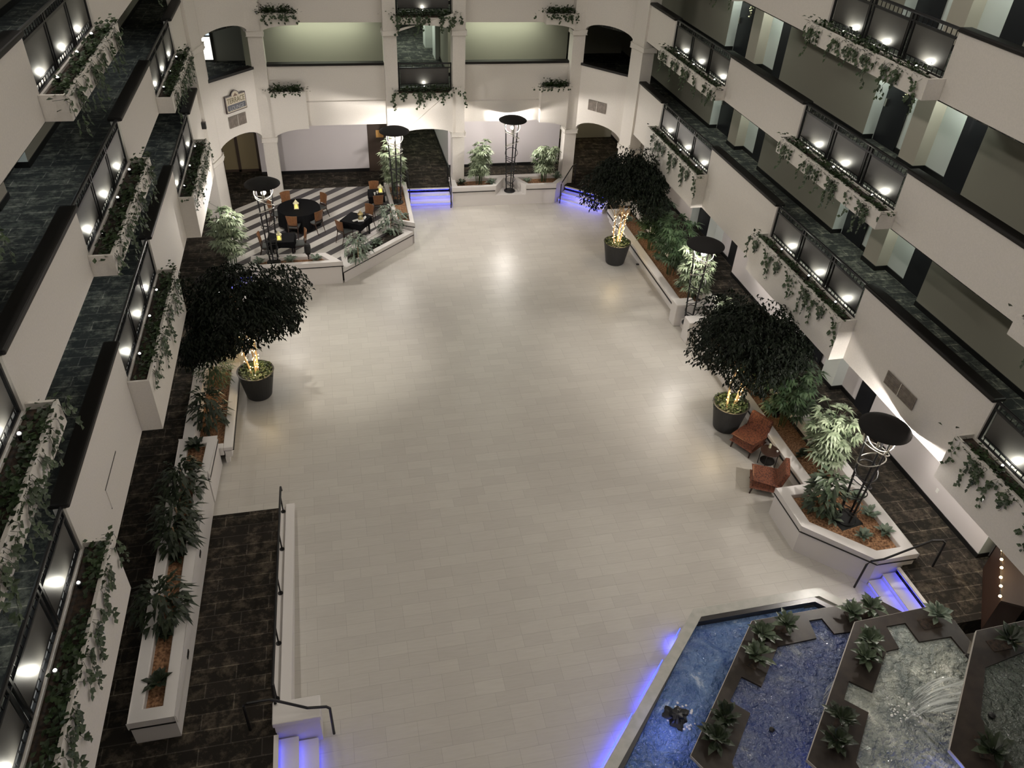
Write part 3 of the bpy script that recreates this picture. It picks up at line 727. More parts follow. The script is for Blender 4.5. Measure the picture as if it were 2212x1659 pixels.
def bent_rail(label, pts):
    t = thing('handrail', label, 'handrail'); obj('rail', MB().tube(pts, 0.025, 8), BLACK, t); return t
bent_rail('bent black handrail right of the blue-lit middle steps', [(4.80, 31.05, 0), (4.80, 31.05, 0.86), (4.82, 31.2, 0.95), (4.86, 32.0, 1.4), (4.87, 32.5, 1.4), (4.87, 32.55, 0.5)])
bent_rail('bent black handrail left of the blue-lit middle steps', [(3.06, 31.1, 0), (3.06, 31.1, 0.86), (3.06, 31.2, 0.95), (3.06, 31.85, 1.3), (3.06, 32.3, 1.3), (3.06, 32.35, 0.5)])
bent_rail('bent black handrail at the corner steps beside the back planter', [(9.60, 30.98, 0), (9.60, 30.98, 0.86), (9.66, 31.04, 0.95), (10.24, 31.62, 1.42), (10.45, 31.84, 1.42), (10.47, 31.86, 0.5)])
bent_rail('bent black handrail over the corner of the eight-sided planter', [(10.98, 9.62, 0), (11.02, 9.62, 0.8), (11.10, 9.62, 0.9), (11.40, 9.60, 0.93), (12.45, 9.56, 1.40), (12.68, 9.52, 1.40), (12.76, 9.50, 1.32), (12.78, 9.50, 0.5)])

# ---------------------------------------------------------------- torch lamps
def torch(loc, label, top=3.75, discr=0.60, plate=False, power=340):
    H = top-loc[2]
    t = thing('torch_lamp', label, 'floor lamp', loc)
    obj('base', MB().lathe([(0.24, 0.0), (0.24, 0.03), (0.22, 0.05)], 24), BLACK, t)
    if plate: obj('ground_plate', MB().slab([(-.36, .28), (-.28, -.33), (.36, -.22), (.28, .34)], -0.03, 0.0), LINE, t)
    rb_, rt_ = 0.15, 0.31
    for k in range(3):
        a = 2*PI*k/3+0.5
        obj('leg', MB().tube([(rb_*math.cos(a), rb_*math.sin(a), 0.04), (rt_*math.cos(a), rt_*math.sin(a), H-0.10)], 0.026, 8), BLACK, t)
    def rr(z): return rb_+(rt_-rb_)*z/H
    # tilted hoops climbing the tower
    for k, z in enumerate([0.30, 0.50, 0.85, 1.25, 1.6, 1.95, 2.3, 2.62]):
        z = z*H/3.0
        rad = rr(z)+0.025; tl = 0.22*(1 if k % 2 else -1); ph = k*1.1
        pts = [(rad*math.cos(a), rad*math.sin(a), z+tl*rad*2.2*math.cos(a-ph)) for a in [2*PI*i/24 for i in range(25)]]
        obj('hoop', MB().tube(pts, 0.014, 5, False), METAL if k > 4 else BLACK, t)
    for k in range(3):
        a = 2*PI*k/3+0.5; x, y = rt_*0.9*math.cos(a), rt_*0.9*math.sin(a)
        obj('arm', MB().tube([(x*0.97, y*0.97, H-0.75), (x*1.25, y*1.25, H-0.45), (x*1.35, y*1.35, H-0.12)], 0.014, 5), METAL, t)
    prof = [(0.02, H-0.005), (discr*0.45, H-0.012), (discr*0.8, H-0.045), (discr, H-0.11), (discr, H-0.125), (discr*0.8, H-0.065), (discr*0.45, H-0.035), (0.02, H-0.03)]
    ds = obj('disc_shade', MB().lathe(list(reversed(prof)), 40), MATTE, t, smooth=True)
    obj('reflector', MB().lathe([(0.02, H-0.045), (discr*0.45, H-0.05), (discr*0.78, H-0.08), (discr*0.96, H-0.128), (discr*0.78, H-0.075), (discr*0.45, H-0.042), (0.02, H-0.038)], 32), REFL, ds)
    obj('lamp_bowl', MB().lathe([(0.03, H-0.50), (0.07, H-0.47), (0.085, H-0.43), (0.085, H-0.41), (0.02, H-0.41)], 20), TORCHB, t, smooth=True)
    obj('stem', MB().tube([(0, 0, H-0.72), (0, 0, H-0.49)], 0.03, 8), METAL, t)
    point('torch_glow', (loc[0], loc[1], loc[2]+H-0.30), power, (1.0, 0.93, 0.86), 0.06)
    return t
torch((-2.31, 25.72, 0.745), 'black wire torch lamp standing in the terrace front planter', 3.78, 0.58)
torch((2.46, 30.2, 0.745), 'black wire torch lamp in the planter left of the middle steps', 3.80, 0.58)
torch((7.43, 31.48, 0.455), 'black wire torch lamp in the notch of the back planter', 3.66, 0.58)
torch((11.34, 11.02, 0.745), 'nearest black wire torch lamp in the eight-sided planter', 3.76, 0.565, True, 420)
torch((11.28, 20.5, 0.305), 'black wire torch lamp between the two right side planters', 3.36, 0.60)
torch((-3.55, 20.8, 0.305), 'black wire torch lamp hidden behind the left potted tree', 3.0, 0.58, False, 60)

# ---------------------------------------------------------------- plants
def palm_mesh(seed, h, spread, stems=8, fans=13, lw=0.05):
    """clump of upright canes carrying drooping fans of narrow leaflets"""
    rr = random.Random(seed); m = MB(); st = MB()
    for s in range(stems):
        a = rr.uniform(0, 2*PI); r0 = rr.uniform(0.02, 0.13); hh = h*rr.uniform(0.6, 0.92); lean = rr.uniform(0.05, 0.30)*spread
        b0 = Vector((math.cos(a)*r0, math.sin(a)*r0, 0)); top = Vector((math.cos(a)*(r0+lean), math.sin(a)*(r0+lean), hh))
        st.tube([tuple(b0), tuple(top)], 0.013, 4)
        for f in range(fans):
            zf = rr.uniform(0.22, 1.0)**0.8; b = rr.uniform(0, 2*PI); o = b0.lerp(top, zf); L = spread*rr.uniform(0.25, 0.62)
            hub = o+Vector((math.cos(b)*L, math.sin(b)*L, L*rr.uniform(0.15, 0.75))); st.tube([tuple(o), tuple(hub)], 0.005, 3)
            n = 8; ll = rr.uniform(0.24, 0.36)*(0.7+spread*0.5)
            for k in range(n):
                q = b+(k-(n-1)/2)*0.42; m.leaf(hub, (math.cos(q), math.sin(q), rr.uniform(-0.35, 0.25)), (0, 0, 1), ll*(1-0.06*abs(k-3.5)), lw, 0.30)
    return m, st
def rosette_mesh(seed, r=0.34, n=20, h=0.28, w=0.11):
    rr = random.Random(seed); m = MB()
    for k in range(n):
        a = k*2.4+rr.uniform(-.2, .2); e = 0.15+0.95*(1-k/n)*0.0+rr.uniform(0.15, 1.1)
        base = Vector((math.cos(a)*0.02, math.sin(a)*0.02, h*0.5*rr.uniform(0.1, 1.0)))
        d = Vector((math.cos(a)*math.cos(e), math.sin(a)*math.cos(e), math.sin(e)))
        L = r*rr.uniform(0.75, 1.15); side = d.cross(Vector((0, 0, 1))).normalized(); up = side.cross(d)
        b = len(m.v); ww = w*rr.uniform(0.8, 1.1)
        p1 = base+d*L*0.30; p2 = base+d*L*0.65-Vector((0, 0, L*0.06)); p3 = base+d*L-Vector((0, 0, L*0.28))
        m.v += [tuple(base), tuple(p1+side*ww*0.42+up*0.01), tuple(p2+side*ww*0.5), tuple(p3), tuple(p2-side*ww*0.5), tuple(p1-side*ww*0.42+up*0.01), tuple(p1-up*0.012), tuple(p2-up*0.012)]
        m.f += [(b, b+1, b+6), (b, b+6, b+5), (b+1, b+2, b+7, b+6), (b+6, b+7, b+4, b+5), (b+2, b+3, b+7), (b+7, b+3, b+4)]
    return m
def bushy_mesh(seed, h, r, n, L, W, droop=0.35):
    rr = random.Random(seed); m = MB()
    for k in range(n):
        a = rr.uniform(0, 2*PI); z = h*rr.uniform(0.12, 1.0); q = math.sqrt(rr.random())*r*(0.55+0.45*math.sin(PI*min(1, z/h)))
        p = (math.cos(a)*q, math.sin(a)*q, z)
        m.leaf(p, (math.cos(a)+rr.uniform(-.5, .5), math.sin(a)+rr.uniform(-.5, .5), rr.uniform(-0.7, 0.4)), (0, 0, 1), L*rr.uniform(.7, 1.2), W*rr.uniform(.8, 1.1), droop)
    return m
def plant(name, label, cat, loc, mesh, m, stems=None, sm=None, rz=0, group=None, part='leaves'):
    t = thing(name, label, cat, loc, rz, group); obj(part, mesh, m, t)
    if stems: obj('stems', stems, sm or BARK, t)
    return t
PALMS = [((6.12, 31.72, 0.74), 1.75, 0.50, PALM, 'full green palm left of the torch in the back planter'),
         ((9.0, 31.68, 0.74), 1.80, 0.48, PALM, 'full green palm right of the torch in the back planter'),
         ((2.42, 31.05, 0.74), 2.0, 0.50, PALM, 'full green palm in the planter left of the middle steps'),
         ((-3.70, 25.9, 0.50), 2.4, 0.62, PALM, 'pale bright palm at the left end of the terrace front planter'),
         ((11.78, 23.6, 0.40), 2.0, 0.75, DPALM, 'bushy green palm in the far right side planter'),
         ((11.75, 25.6, 0.40), 1.9, 0.7, DPALM, 'dark palm behind the far right potted tree'),
         ((11.80, 21.75, 0.40), 1.9, 0.62, PALM, 'bright-lit palm next to the torch between the right planters'),
         ((11.78, 18.9, 0.40), 1.5, 0.55, PALM, 'lit palm just nearer than the right middle torch'),
         ((11.78, 14.9, 0.40), 1.8, 0.72, DPALM, 'dark feathery palm behind the orange armchairs'),
         ((11.78, 16.6, 0.40), 1.7, 0.8, DPALM, 'dark feathery palm behind the nearest potted tree'),
         ((11.84, 12.85, 0.40), 1.95, 0.68, PALM, 'full bright palm beside the eight-sided planter')]
for i, (loc, h, sp, mt, lab) in enumerate(PALMS):
    m, st = palm_mesh(40+i, h*1.15, sp, 9, 14, 0.08)
    plant('palm', lab, 'palm', loc, m, mt, st, DPALM, part='fronds')
AG = [rosette_mesh(300+i) for i in range(4)]
AGP = [((11.42, 10.42, .745), 'pale-leaved rosette nearest the front corner of the eight-sided planter'), ((12.0, 10.42, .745), 'pale-leaved rosette by the walkway corner of the eight-sided planter'),
       ((11.93, 11.0, .745), 'pale-leaved rosette right of the nearest torch base'), ((11.93, 11.6, .745), 'pale-leaved rosette behind the nearest torch base'), ((11.0, 11.05, .745), 'small rosette left of the nearest torch base'),
       ((-1.75, 25.62, .745), 'small grey-green rosette right of the terrace torch base'), ((-0.85, 25.6, .745), 'grey-green rosette at the right end of the terrace front planter'), ((-2.78, 25.62, .745), 'green rosette at the left end of the terrace front planter'),
       ((5.32, 31.6, .745), 'dark rosette at the left end of the back planter'), ((6.62, 31.5, .745), 'pale rosette just left of the back planter notch'), ((8.22, 31.55, .745), 'pale rosette just right of the back planter notch'), ((9.62, 31.8, .745), 'small rosette at the right end of the back planter'),
       ((2.62, 28.75, .745), 'rosette at the near end of the planter beside the middle steps'), ((2.4, 30.75, .745), 'rosette behind the torch beside the middle steps'),
       ((1.0, 26.75, .435), 'silvery rosette in the middle of the low slanting planter'), ((1.35, 27.15, .435), 'silvery rosette further back in the low slanting planter'), ((0.62, 26.45, .435), 'silvery rosette near the front of the low slanting planter'), ((1.95, 27.95, .435), 'silvery rosette at the far end of the low slanting planter'),
       ((11.7, 13.6, .405), 'dark rosette behind the nearer orange armchair'), ((11.7, 15.6, .405), 'grey rosette behind the farther orange armchair'), ((11.7, 17.2, .405), 'rosette in the right planter beyond the nearest potted tree'), ((11.72, 18.3, .405), 'rosette further along the right planter'),
       ((11.72, 22.6, .405), 'rosette near the right middle torch, far planter'), ((11.72, 24.6, .405), 'rosette between the two far right palms'), ((11.7, 26.6, .405), 'rosette beside the far right potted tree'), ((11.7, 28.0, .405), 'rosette at the far end of the right side planter'),
       ((-4.0, 9.25, .985), 'dark rosette at the near end of the tall ramp planter'), ((-4.0, 10.35, .985), 'dark rosette near the front bush of the tall ramp planter'), ((-4.0, 12.3, .985), 'dark rosette halfway along the tall ramp planter'),
       ((-3.98, 15.95, .865), 'dark rosette at the far end of the middle planter'), ((-3.98, 15.2, .865), 'dark rosette at the near end of the middle planter'),
       ((-3.75, 22.4, .405), 'rosette in the left planter behind the potted tree'), ((-3.75, 23.6, .405), 'rosette in the left planter close to the terrace')]
for i, (loc, lab) in enumerate(AGP):
    dark = 'dark' in lab
    t = thing('rosette_plant', lab, 'plant', loc, R.uniform(0, 6), 'low rosette plants in the planters')
    o = obj('leaves', AG[i % 4], DRAC if dark else AGL, t)
    s_ = R.uniform(0.72, 0.98); o.scale = (s_, s_, s_)
plant('broad_leaf_plant', 'tall glossy broad-leaved plant in the eight-sided planter', 'plant', (10.80, 11.35, 0.745), bushy_mesh(5, 1.25, 0.36, 210, 0.25, 0.13), MIDL, MB().tube([(0, 0, 0), (0, 0, 0.9)], 0.02, 5), BARK)
for i, (x, y, z, h, r, n, lab) in enumerate([(-4.02, 14.2, 0.985, 1.0, 0.42, 170, 'dark drooping bush at the far end of the tall ramp planter'), (-4.02, 13.1, 0.985, 0.9, 0.42, 170, 'dark drooping bush second along the tall ramp planter'),
        (-4.04, 12.6, 0.985, 0.8, 0.34, 120, 'small dark bush in the middle of the tall ramp planter'), (-4.05, 10.75, 0.985, 0.95, 0.46, 200, 'round dark bush nearest the front of the tall ramp planter'),
        (-3.78, 17.35, 0.40, 1.15, 0.45, 200, 'dark bush in the left planter nearer than the potted tree'),
        (0.62, 26.1, 0.435, 1.0, 0.40, 120, 'drooping grey-green bush at the near end of the low slanting planter'), (2.0, 28.2, 0.435, 1.1, 0.42, 130, 'drooping grey-green bush at the far end of the low slanting planter')]):
    mt = AGL if 'grey' in lab else DRAC
    plant('drooping_bush', lab, 'bush', (x, y, z), bushy_mesh(60+i, h, r, n, 0.30, 0.085, 0.5), mt, MB().tube([(0, 0, 0), (0.02, 0, h*0.8)], 0.018, 5), BARK)
plant('drooping_bush', 'green feathery shrub hanging over the left planter under the potted tree', 'bush', (-3.82, 19.2, 0.40), bushy_mesh(77, 1.8, 0.55, 900, 0.17, 0.04, 0.4), DPALM, MB().tube([(0, 0, 0), (0, 0.05, 1.4)], 0.025, 5), BARK)

# potted ficus trees with string lights
def canopy(seed, c, r, n, L=0.125, W=0.062, lobes=9):
    rr = random.Random(seed); m = MB(); cs = []
    for k in range(lobes):
        a = 2*PI*k/lobes+rr.uniform(-.3, .3); q = rr.uniform(0.35, 0.66)
        cs.append((c[0]+r[0]*q*math.cos(a), c[1]+r[1]*q*math.sin(a), c[2]+r[2]*rr.uniform(-0.45, 0.45), rr.uniform(0.36, 0.52)))
    cs.append((c[0], c[1], c[2]+r[2]*0.3, 0.6)); cs.append((c[0], c[1], c[2]+r[2]*0.1, 0.55))
    for k in range(n):
        # hanging sprays: a few leaves along a drooping twig
        x, y, z, q = rr.choice(cs); v = Vector((rr.gauss(0, 1), rr.gauss(0, 1), rr.gauss(0, 1))).normalized()*(rr.random()**0.4)
        p = Vector((x+v.x*q*r[0], y+v.y*q*r[1], z+v.z*q*r[2]*1.1)); out = Vector((p.x-c[0], p.y-c[1], 0)); out = out.normalized() if out.length > 0.05 else Vector((1, 0, 0))
        tw = (out*0.8+Vector((rr.uniform(-.4, .4), rr.uniform(-.4, .4), -0.75))).normalized()
        for i in range(4):
            pp = p+tw*0.055*i
            m.leaf(pp, tw*0.5+Vector((rr.uniform(-1, 1), rr.uniform(-1, 1), rr.uniform(-.9, .2))), (0, 0, 1), L*rr.uniform(.75, 1.2), W*rr.uniform(.8, 1.2), 0.2)
    return m
def potted_tree(loc, label, off, rad, cz, n, seed, trunks, lights, nbulb, extra=()):
    t = thing('potted_tree', label, 'potted tree', loc)
    pt = obj('pot', MB().lathe([(0.33, 0.0), (0.36, 0.04), (0.50, 0.83), (0.52, 0.88), (0.475, 0.88), (0.46, 0.76), (0.02, 0.75)], 36), POTM, t, smooth=False)
    und = MB(); rr = random.Random(seed+1)
    for k in range(420):
        a = rr.uniform(0, 2*PI); q = math.sqrt(rr.random())*0.46
        und.leaf((q*math.cos(a), q*math.sin(a), 0.76+rr.uniform(0, 0.16)), (rr.uniform(-1, 1), rr.uniform(-1, 1), rr.uniform(-.1, .9)), (0, 0, 1), 0.10, 0.065)
    obj('underplanting', und, IVY, pt)
    tr = MB(); br = MB()
    paths = []
    for (bx_, by_, tx, ty, tz, r_) in trunks:
        pts = [(bx_, by_, 0.74), (bx_*1.2+tx*0.25, by_*1.2+ty*0.25, 0.74+(tz-0.74)*0.4), (tx*0.7, ty*0.7, 0.74+(tz-0.74)*0.75), (tx, ty, tz)]
        tr = MB().tube(pts, [r_, r_*0.85, r_*0.7, r_*0.5], 8); obj('trunk', tr, BARK, t, smooth=True); paths.append(pts)
        for k in range(4):
            a = rr.uniform(0, 2*PI); e = (tx+math.cos(a)*rad[0]*0.5, ty+math.sin(a)*rad[1]*0.5, tz+rr.uniform(0.2, 0.9))
            br.tube([pts[2], ((pts[2][0]+e[0])/2, (pts[2][1]+e[1])/2, (pts[2][2]+e[2])/2+0.1), e], [r_*0.45, r_*0.35, r_*0.15], 5)
    obj('branches', br, BARK, t)
    cm = canopy(seed, (off[0], off[1], cz), rad, n)
    for (c2, r2, n2) in extra:
        c_ = canopy(seed+9, c2, r2, n2, lobes=4); b = len(cm.v); cm.v += c_.v; cm.f += [tuple(i+b for i in f) for f in c_.f]
    obj('foliage', cm, FICUS, t)
    s = thing('string_lights', lights[0], 'string lights', loc)
    wire = []; bulbs = []
    for pi_, pts in enumerate(paths):
        for k in range(nbulb//len(paths)):
            q = k/(nbulb//len(paths)); seg = min(2, int(q*lights[1]*3)); fr = q*lights[1]*3-seg; fr = min(1, fr)
            p = Vector(pts[seg]).lerp(Vector(pts[seg+1]), fr); a = k*1.3+pi_; rad_ = trunks[pi_][5]*0.9+0.02
            wire.append(tuple(p+Vector((math.cos(a), math.sin(a), 0))*rad_))
        bulbs.append(list(wire)); wire = []
    for strand in bulbs:
        obj('wire', MB().tube(strand, 0.003, 3), DRAC, s)
        for p in strand:
            obj_b = bpy.data.objects.new('bulb', BULBME); col.objects.link(obj_b); obj_b.parent = s; obj_b.location = (p[0]+R.uniform(-.03, .03), p[1]+R.uniform(-.03, .03), p[2])
    c = paths[0][1]
    point('string_glow', (loc[0]+c[0], loc[1]+c[1]-0.22, loc[2]+1.25), 20, (1.0, 0.74, 0.36), 0.25)
    point('string_glow', (loc[0]+c[0], loc[1]+c[1]+0.25, loc[2]+1.35), 14, (1.0, 0.74, 0.36), 0.25)
    return t
_bm = MB().lathe([(0.003, -0.014), (0.011, -0.006), (0.011, 0.006), (0.003, 0.014)], 6)
BULBME = bpy.data.meshes.new('bulb'); BULBME.from_pydata(_bm.v, [], _bm.f); BULBME.materials.append(WARMB)
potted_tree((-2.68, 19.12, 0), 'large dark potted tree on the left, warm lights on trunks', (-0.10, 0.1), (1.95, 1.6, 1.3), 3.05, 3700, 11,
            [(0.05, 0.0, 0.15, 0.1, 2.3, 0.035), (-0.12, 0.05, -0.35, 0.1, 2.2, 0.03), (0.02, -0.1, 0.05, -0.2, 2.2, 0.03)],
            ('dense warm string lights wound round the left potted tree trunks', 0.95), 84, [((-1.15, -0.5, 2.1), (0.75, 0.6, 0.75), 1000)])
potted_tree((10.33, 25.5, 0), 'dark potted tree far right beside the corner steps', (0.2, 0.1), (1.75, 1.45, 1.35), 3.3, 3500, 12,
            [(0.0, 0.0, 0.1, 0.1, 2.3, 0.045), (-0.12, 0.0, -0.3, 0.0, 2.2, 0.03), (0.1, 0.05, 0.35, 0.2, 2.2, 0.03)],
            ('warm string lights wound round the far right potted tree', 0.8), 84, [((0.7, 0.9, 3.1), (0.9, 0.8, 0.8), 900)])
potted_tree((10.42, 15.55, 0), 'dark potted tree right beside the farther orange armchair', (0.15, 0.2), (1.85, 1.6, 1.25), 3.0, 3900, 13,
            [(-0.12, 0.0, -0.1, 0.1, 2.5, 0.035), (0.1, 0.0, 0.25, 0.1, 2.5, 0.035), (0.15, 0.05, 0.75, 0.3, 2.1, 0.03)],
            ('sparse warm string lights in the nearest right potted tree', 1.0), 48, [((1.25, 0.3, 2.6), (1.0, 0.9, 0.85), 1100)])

# ---------------------------------------------------------------- terrace furniture
def dining_chair():
    t = thing('dining_chair', 'x', 'chair', group='terrace dining chairs')
    obj('seat', MB().slab([(-0.21, -0.20), (-0.18, -0.23), (0.18, -0.23), (0.21, -0.20), (0.19, 0.20), (-0.19, 0.20)], 0.43, 0.475), SEATV, t, bevel=0.015)
    obj('seat_rail', MB().box(-0.19, -0.21, 0.385, 0.19, 0.19, 0.428), DWOOD, t)
    for sx in (-1, 1):
        obj('leg', MB().tube([(sx*0.175, -0.19, 0.43), (sx*0.185, -0.21, 0.0)], [0.02, 0.015], 4), DWOOD, t)
        obj('leg', MB().tube([(sx*0.18, 0.34, 0.0), (sx*0.175, 0.22, 0.40), (sx*0.18, 0.24, 0.62)], [0.015, 0.022, 0.018], 4), DWOOD, t)
    m = MB(); n = 8
    pts = []
    for i in range(n+1):
        u = -0.20+0.40*i/n; d = 0.045*(1-(u/0.2)**2)
        pts.append((u, d))
    b = MB()
    for th in (0.0, 0.022):
        for (u, d) in pts: b.v.append((u*0.86, 0.215+d+th, 0.56)); b.v.append((u*1.04, 0.27+d+th, 0.94+0.012*math.cos(u*7)))
    k = 2*(n+1)
    for i in range(n):
        a = 2*i; b.f += [(a, a+2, a+3, a+1), (k+a, k+a+1, k+a+3, k+a+2), (a+1, a+3, k+a+3, k+a+1), (a, k+a, k+a+2, a+2)]
    b.f += [(0, 1, k+1, k), (2*n, k+2*n, k+2*n+1, 2*n+1)]
    obj('backrest', b, WOOD, t)
    obj('stretcher', MB().box(-0.17, 0.195, 0.49, 0.17, 0.225, 0.53), DWOOD, t)
    return t
CH = dining_chair(); chf = [True]
def put_chair(x, y, tx, ty, label):
    """x, y is where the backrest top is; the chair faces the table at tx, ty"""
    fx, fy = tx-x, ty-y; L = math.hypot(fx, fy); fx /= L; fy /= L
    loc = (x+fx*0.30, y+fy*0.30, 0.507); rz = math.atan2(fx, -fy)
    if chf[0]:
        chf[0] = False; CH.location = loc; CH.rotation_euler = (0, 0, rz); CH['label'] = label; return CH
    return dup(CH, loc, rz, label, 'terrace dining chairs')
RT = (-1.40, 29.05)
put_chair(-1.66, 27.86, *RT, 'wooden dining chair in front of the round black table, back to us')
put_chair(-0.64, 28.22, *RT, 'wooden dining chair at the near right of the round black table')
put_chair(-0.42, 29.80, *RT, 'wooden dining chair at the far right of the round black table')
put_chair(-1.92, 30.12, *RT, 'wooden dining chair behind the round black table')
put_chair(-2.52, 29.30, *RT, 'wooden dining chair left of the round black table')
put_chair(0.02, 27.30, 0.68, 27.85, 'wooden dining chair at the near left of the slanted square table')
put_chair(1.27, 28.60, 0.72, 27.95, 'wooden dining chair at the far right of the slanted square table')
put_chair(-2.80, 26.62, -2.0, 26.60, 'wooden dining chair left of the front square table')
put_chair(-1.14, 26.72, -2.0, 26.60, 'wooden dining chair right of the front square table')
put_chair(1.66, 29.36, 1.58, 30.1, 'wooden dining chair before the far square table')
put_chair(1.58, 30.80, 1.58, 30.1, 'wooden dining chair behind the far square table')
def drape(hw, hd, z, drop, n=80, rounded=False, amp=0.03, seed=1):
    rr = random.Random(seed); ph = rr.uniform(0, 6); m = MB(); ring = []
    for i in range(n):
        a = 2*PI*i/n
        if rounded: x, y = hw*math.cos(a), hw*math.sin(a)
        else:
            s = 1/max(abs(math.cos(a)), abs(math.sin(a))); x, y = hw*s*math.cos(a), hd*s*math.sin(a)
        ring.append((x, y, a))
    m.v.append((0, 0, z))
    lv = [(0.0, 0.0), (0.012, 0.02), (0.02, 0.35), (0.03, 1.0)]
    for (o, q) in lv:
        for (x, y, a) in ring:
            L = math.hypot(x, y); w_ = amp*q*math.sin(a*(11 if rounded else 8)+ph)
            corner = 0 if rounded else 0.06*q*abs(math.sin(2*a))
            k = (L+o+w_)/L; m.v.append((x*k, y*k, z-q*(drop+corner+0.02*math.sin(3*a+ph))))
    for i in range(n): m.f.append((0, 1+i, 1+(i+1) % n))
    for l in range(3):
        for i in range(n):
            a = 1+l*n+i; b = 1+l*n+(i+1) % n; m.f.append((a, a+n, b+n, b))
    return m
t = thing('round_table', 'round pedestal table under the black cloth on the terrace', 'table', (RT[0], RT[1], 0.507))
obj('tabletop', MB().lathe([(0.76, 0.70), (0.76, 0.74)], 40), DWOOD, t); obj('pedestal', MB().lathe([(0.3, 0), (0.28, 0.03), (0.05, 0.08), (0.05, 0.70)], 20), BLACK, t)
tag(obj('tablecloth', drape(0.79, 0.79, 0.75, 0.62, 90, True, 0.035), CLOTH, loc=(RT[0], RT[1], 0.507), smooth=False), 'long black cloth draped over the round terrace table', 'tablecloth')
for (x, y, hw, hd, rz, nm) in ((0.68, 27.85, 0.43, 0.42, math.radians(-33), 'slanted square'), (-2.02, 26.60, 0.46, 0.37, math.radians(-3), 'front square'), (1.62, 30.08, 0.30, 0.38, 0.0, 'far square')):
    t = thing('square_table', 'four-legged table under the cloth, %s one of the terrace' % nm, 'table', (x, y, 0.507), rz)
    obj('tabletop', MB().box(-hw+0.03, -hd+0.03, 0.69, hw-0.03, hd-0.03, 0.735), DWOOD, t)
    for sx in (-1, 1):
        for sy in (-1, 1): obj('leg', MB().box(sx*(hw-0.08)-0.03, sy*(hd-0.08)-0.03, 0, sx*(hw-0.08)+0.03, sy*(hd-0.08)+0.03, 0.69), BLACK, t)
    c = tag(obj('tablecloth', drape(hw, hd, 0.745, 0.20, 64, False, 0.012, 3), CLOTH, loc=(x, y, 0.507)), 'short black cloth on the %s terrace table' % nm, 'tablecloth'); c.rotation_euler = (0, 0, rz)
def lantern(x, y, label, body=CREAM, lit=True):
    t = thing('lantern', label, 'lantern', (x, y, 1.257))
    obj('base', MB().box(-0.085, -0.085, 0, 0.085, 0.085, 0.03), body, t)
    fr = MB()
    for sx in (-1, 1):
        for sy in (-1, 1): fr.box(sx*0.07-0.008, sy*0.07-0.008, 0.03, sx*0.07+0.008, sy*0.07+0.008, 0.20)
    obj('frame', fr, body, t)
    obj('roof', MB().lathe([(0.115, 0.20), (0.105, 0.225), (0.06, 0.26), (0.055, 0.29), (0.035, 0.31), (0.012, 0.335), (0.012, 0.36)], 12), body, t)
    obj('candle', MB().lathe([(0.042, 0.03), (0.042, 0.14), (0.02, 0.16)], 14), CANDLE if lit else CANDW, t)
    return t
lantern(-1.48, 28.97, 'cream candle lantern on the round black table')
lantern(-2.08, 26.42, 'cream candle lantern glowing yellow on the front square table')
lantern(1.80, 30.12, 'cream candle lantern on the far square table', lit=True)
lantern(0.86, 27.76, 'brass lantern on the slanted square table', BRASS, False)
for (x, y, r_, lab) in ((0.66, 27.66, 0.5, 'white folded card left of the brass lantern'), (1.0, 27.82, 1.2, 'white folded card right of the brass lantern'), (0.86, 27.6, 0.1, 'white folded card before the brass lantern')):
    c = tag(obj('folded_card', MB().hull([(-0.11, -0.05, 0), (0.11, -0.05, 0), (0.11, 0.05, 0), (-0.11, 0.05, 0)], [(-0.11, -0.015, 0.05), (0.11, -0.015, 0.05), (0.11, -0.005, 0.05), (-0.11, -0.005, 0.05)]), WHITEP, loc=(x, y, 1.256)), lab, 'card', 'cards on the slanted table')
    c.rotation_euler = (0, 0, r_)
for (x, y, lab) in ((1.55, 29.86, 'white napkin fan at the front of the far square table'), (1.66, 29.98, 'white napkin fan behind the other on the far square table')):
    m = MB()
    for k in range(5):
        a = -0.5+0.25*k; m.tube([(0, 0, 0), (math.sin(a)*0.06, 0, 0.12)], [0.02, 0.014], 5)
    tag(obj('napkin', m, WHITEP, loc=(x, y, 1.257)), lab, 'napkin')
t = thing('ashtray_stand', 'black bin standing behind the terrace front planter', 'bin', (-1.12, 25.82, 0.745))
obj('body', MB().lathe([(0.03, 0), (0.03, 0.15), (0.09, 0.22), (0.12, 0.30), (0.11, 0.55), (0.08, 0.60)], 16), BLACK, t)

# ---------------------------------------------------------------- armchairs and side table
def armchair(x, y, rz, label):
    t = thing('lounge_chair', label, 'armchair', (x, y, 0), rz)
    obj('seat', MB().slab([(-0.33, -0.36), (0.33, -0.36), (0.33, 0.30), (-0.33, 0.30)], 0.24, 0.45), ORANGE, t, bevel=0.04)
    bk = MB().hull([(-0.33, 0.20, 0.28), (0.33, 0.20, 0.28), (0.33, 0.34, 0.28), (-0.33, 0.34, 0.28)], [(-0.34, 0.36, 0.92), (0.34, 0.36, 0.92), (0.34, 0.48, 0.92), (-0.34, 0.48, 0.92)])
    obj('backrest', bk, ORANGE, t, bevel=0.03)
    obj('welt', MB().tube([(-0.33, -0.35, 0.445), (0.33, -0.35, 0.445)], 0.008, 5), mat('worn_edge', (0.5, 0.3, 0.16), 0.7), t)
    obj('seat_frame', MB().box(-0.31, -0.33, 0.20, 0.31, 0.30, 0.24), DWOOD, t)
    for sx in (-1, 1):
        obj('leg', MB().tube([(sx*0.29, -0.32, 0.22), (sx*0.30, -0.35, 0)], [0.03, 0.02], 6), DWOOD, t)
        obj('leg', MB().tube([(sx*0.29, 0.28, 0.22), (sx*0.30, 0.36, 0)], [0.03, 0.02], 6), DWOOD, t)
    return t
armchair(10.66, 14.62, math.radians(-61), 'rust patterned armless chair next to the nearest potted tree')
armchair(10.36, 13.02, math.radians(-117), 'rust patterned armless chair next to the eight-sided planter')
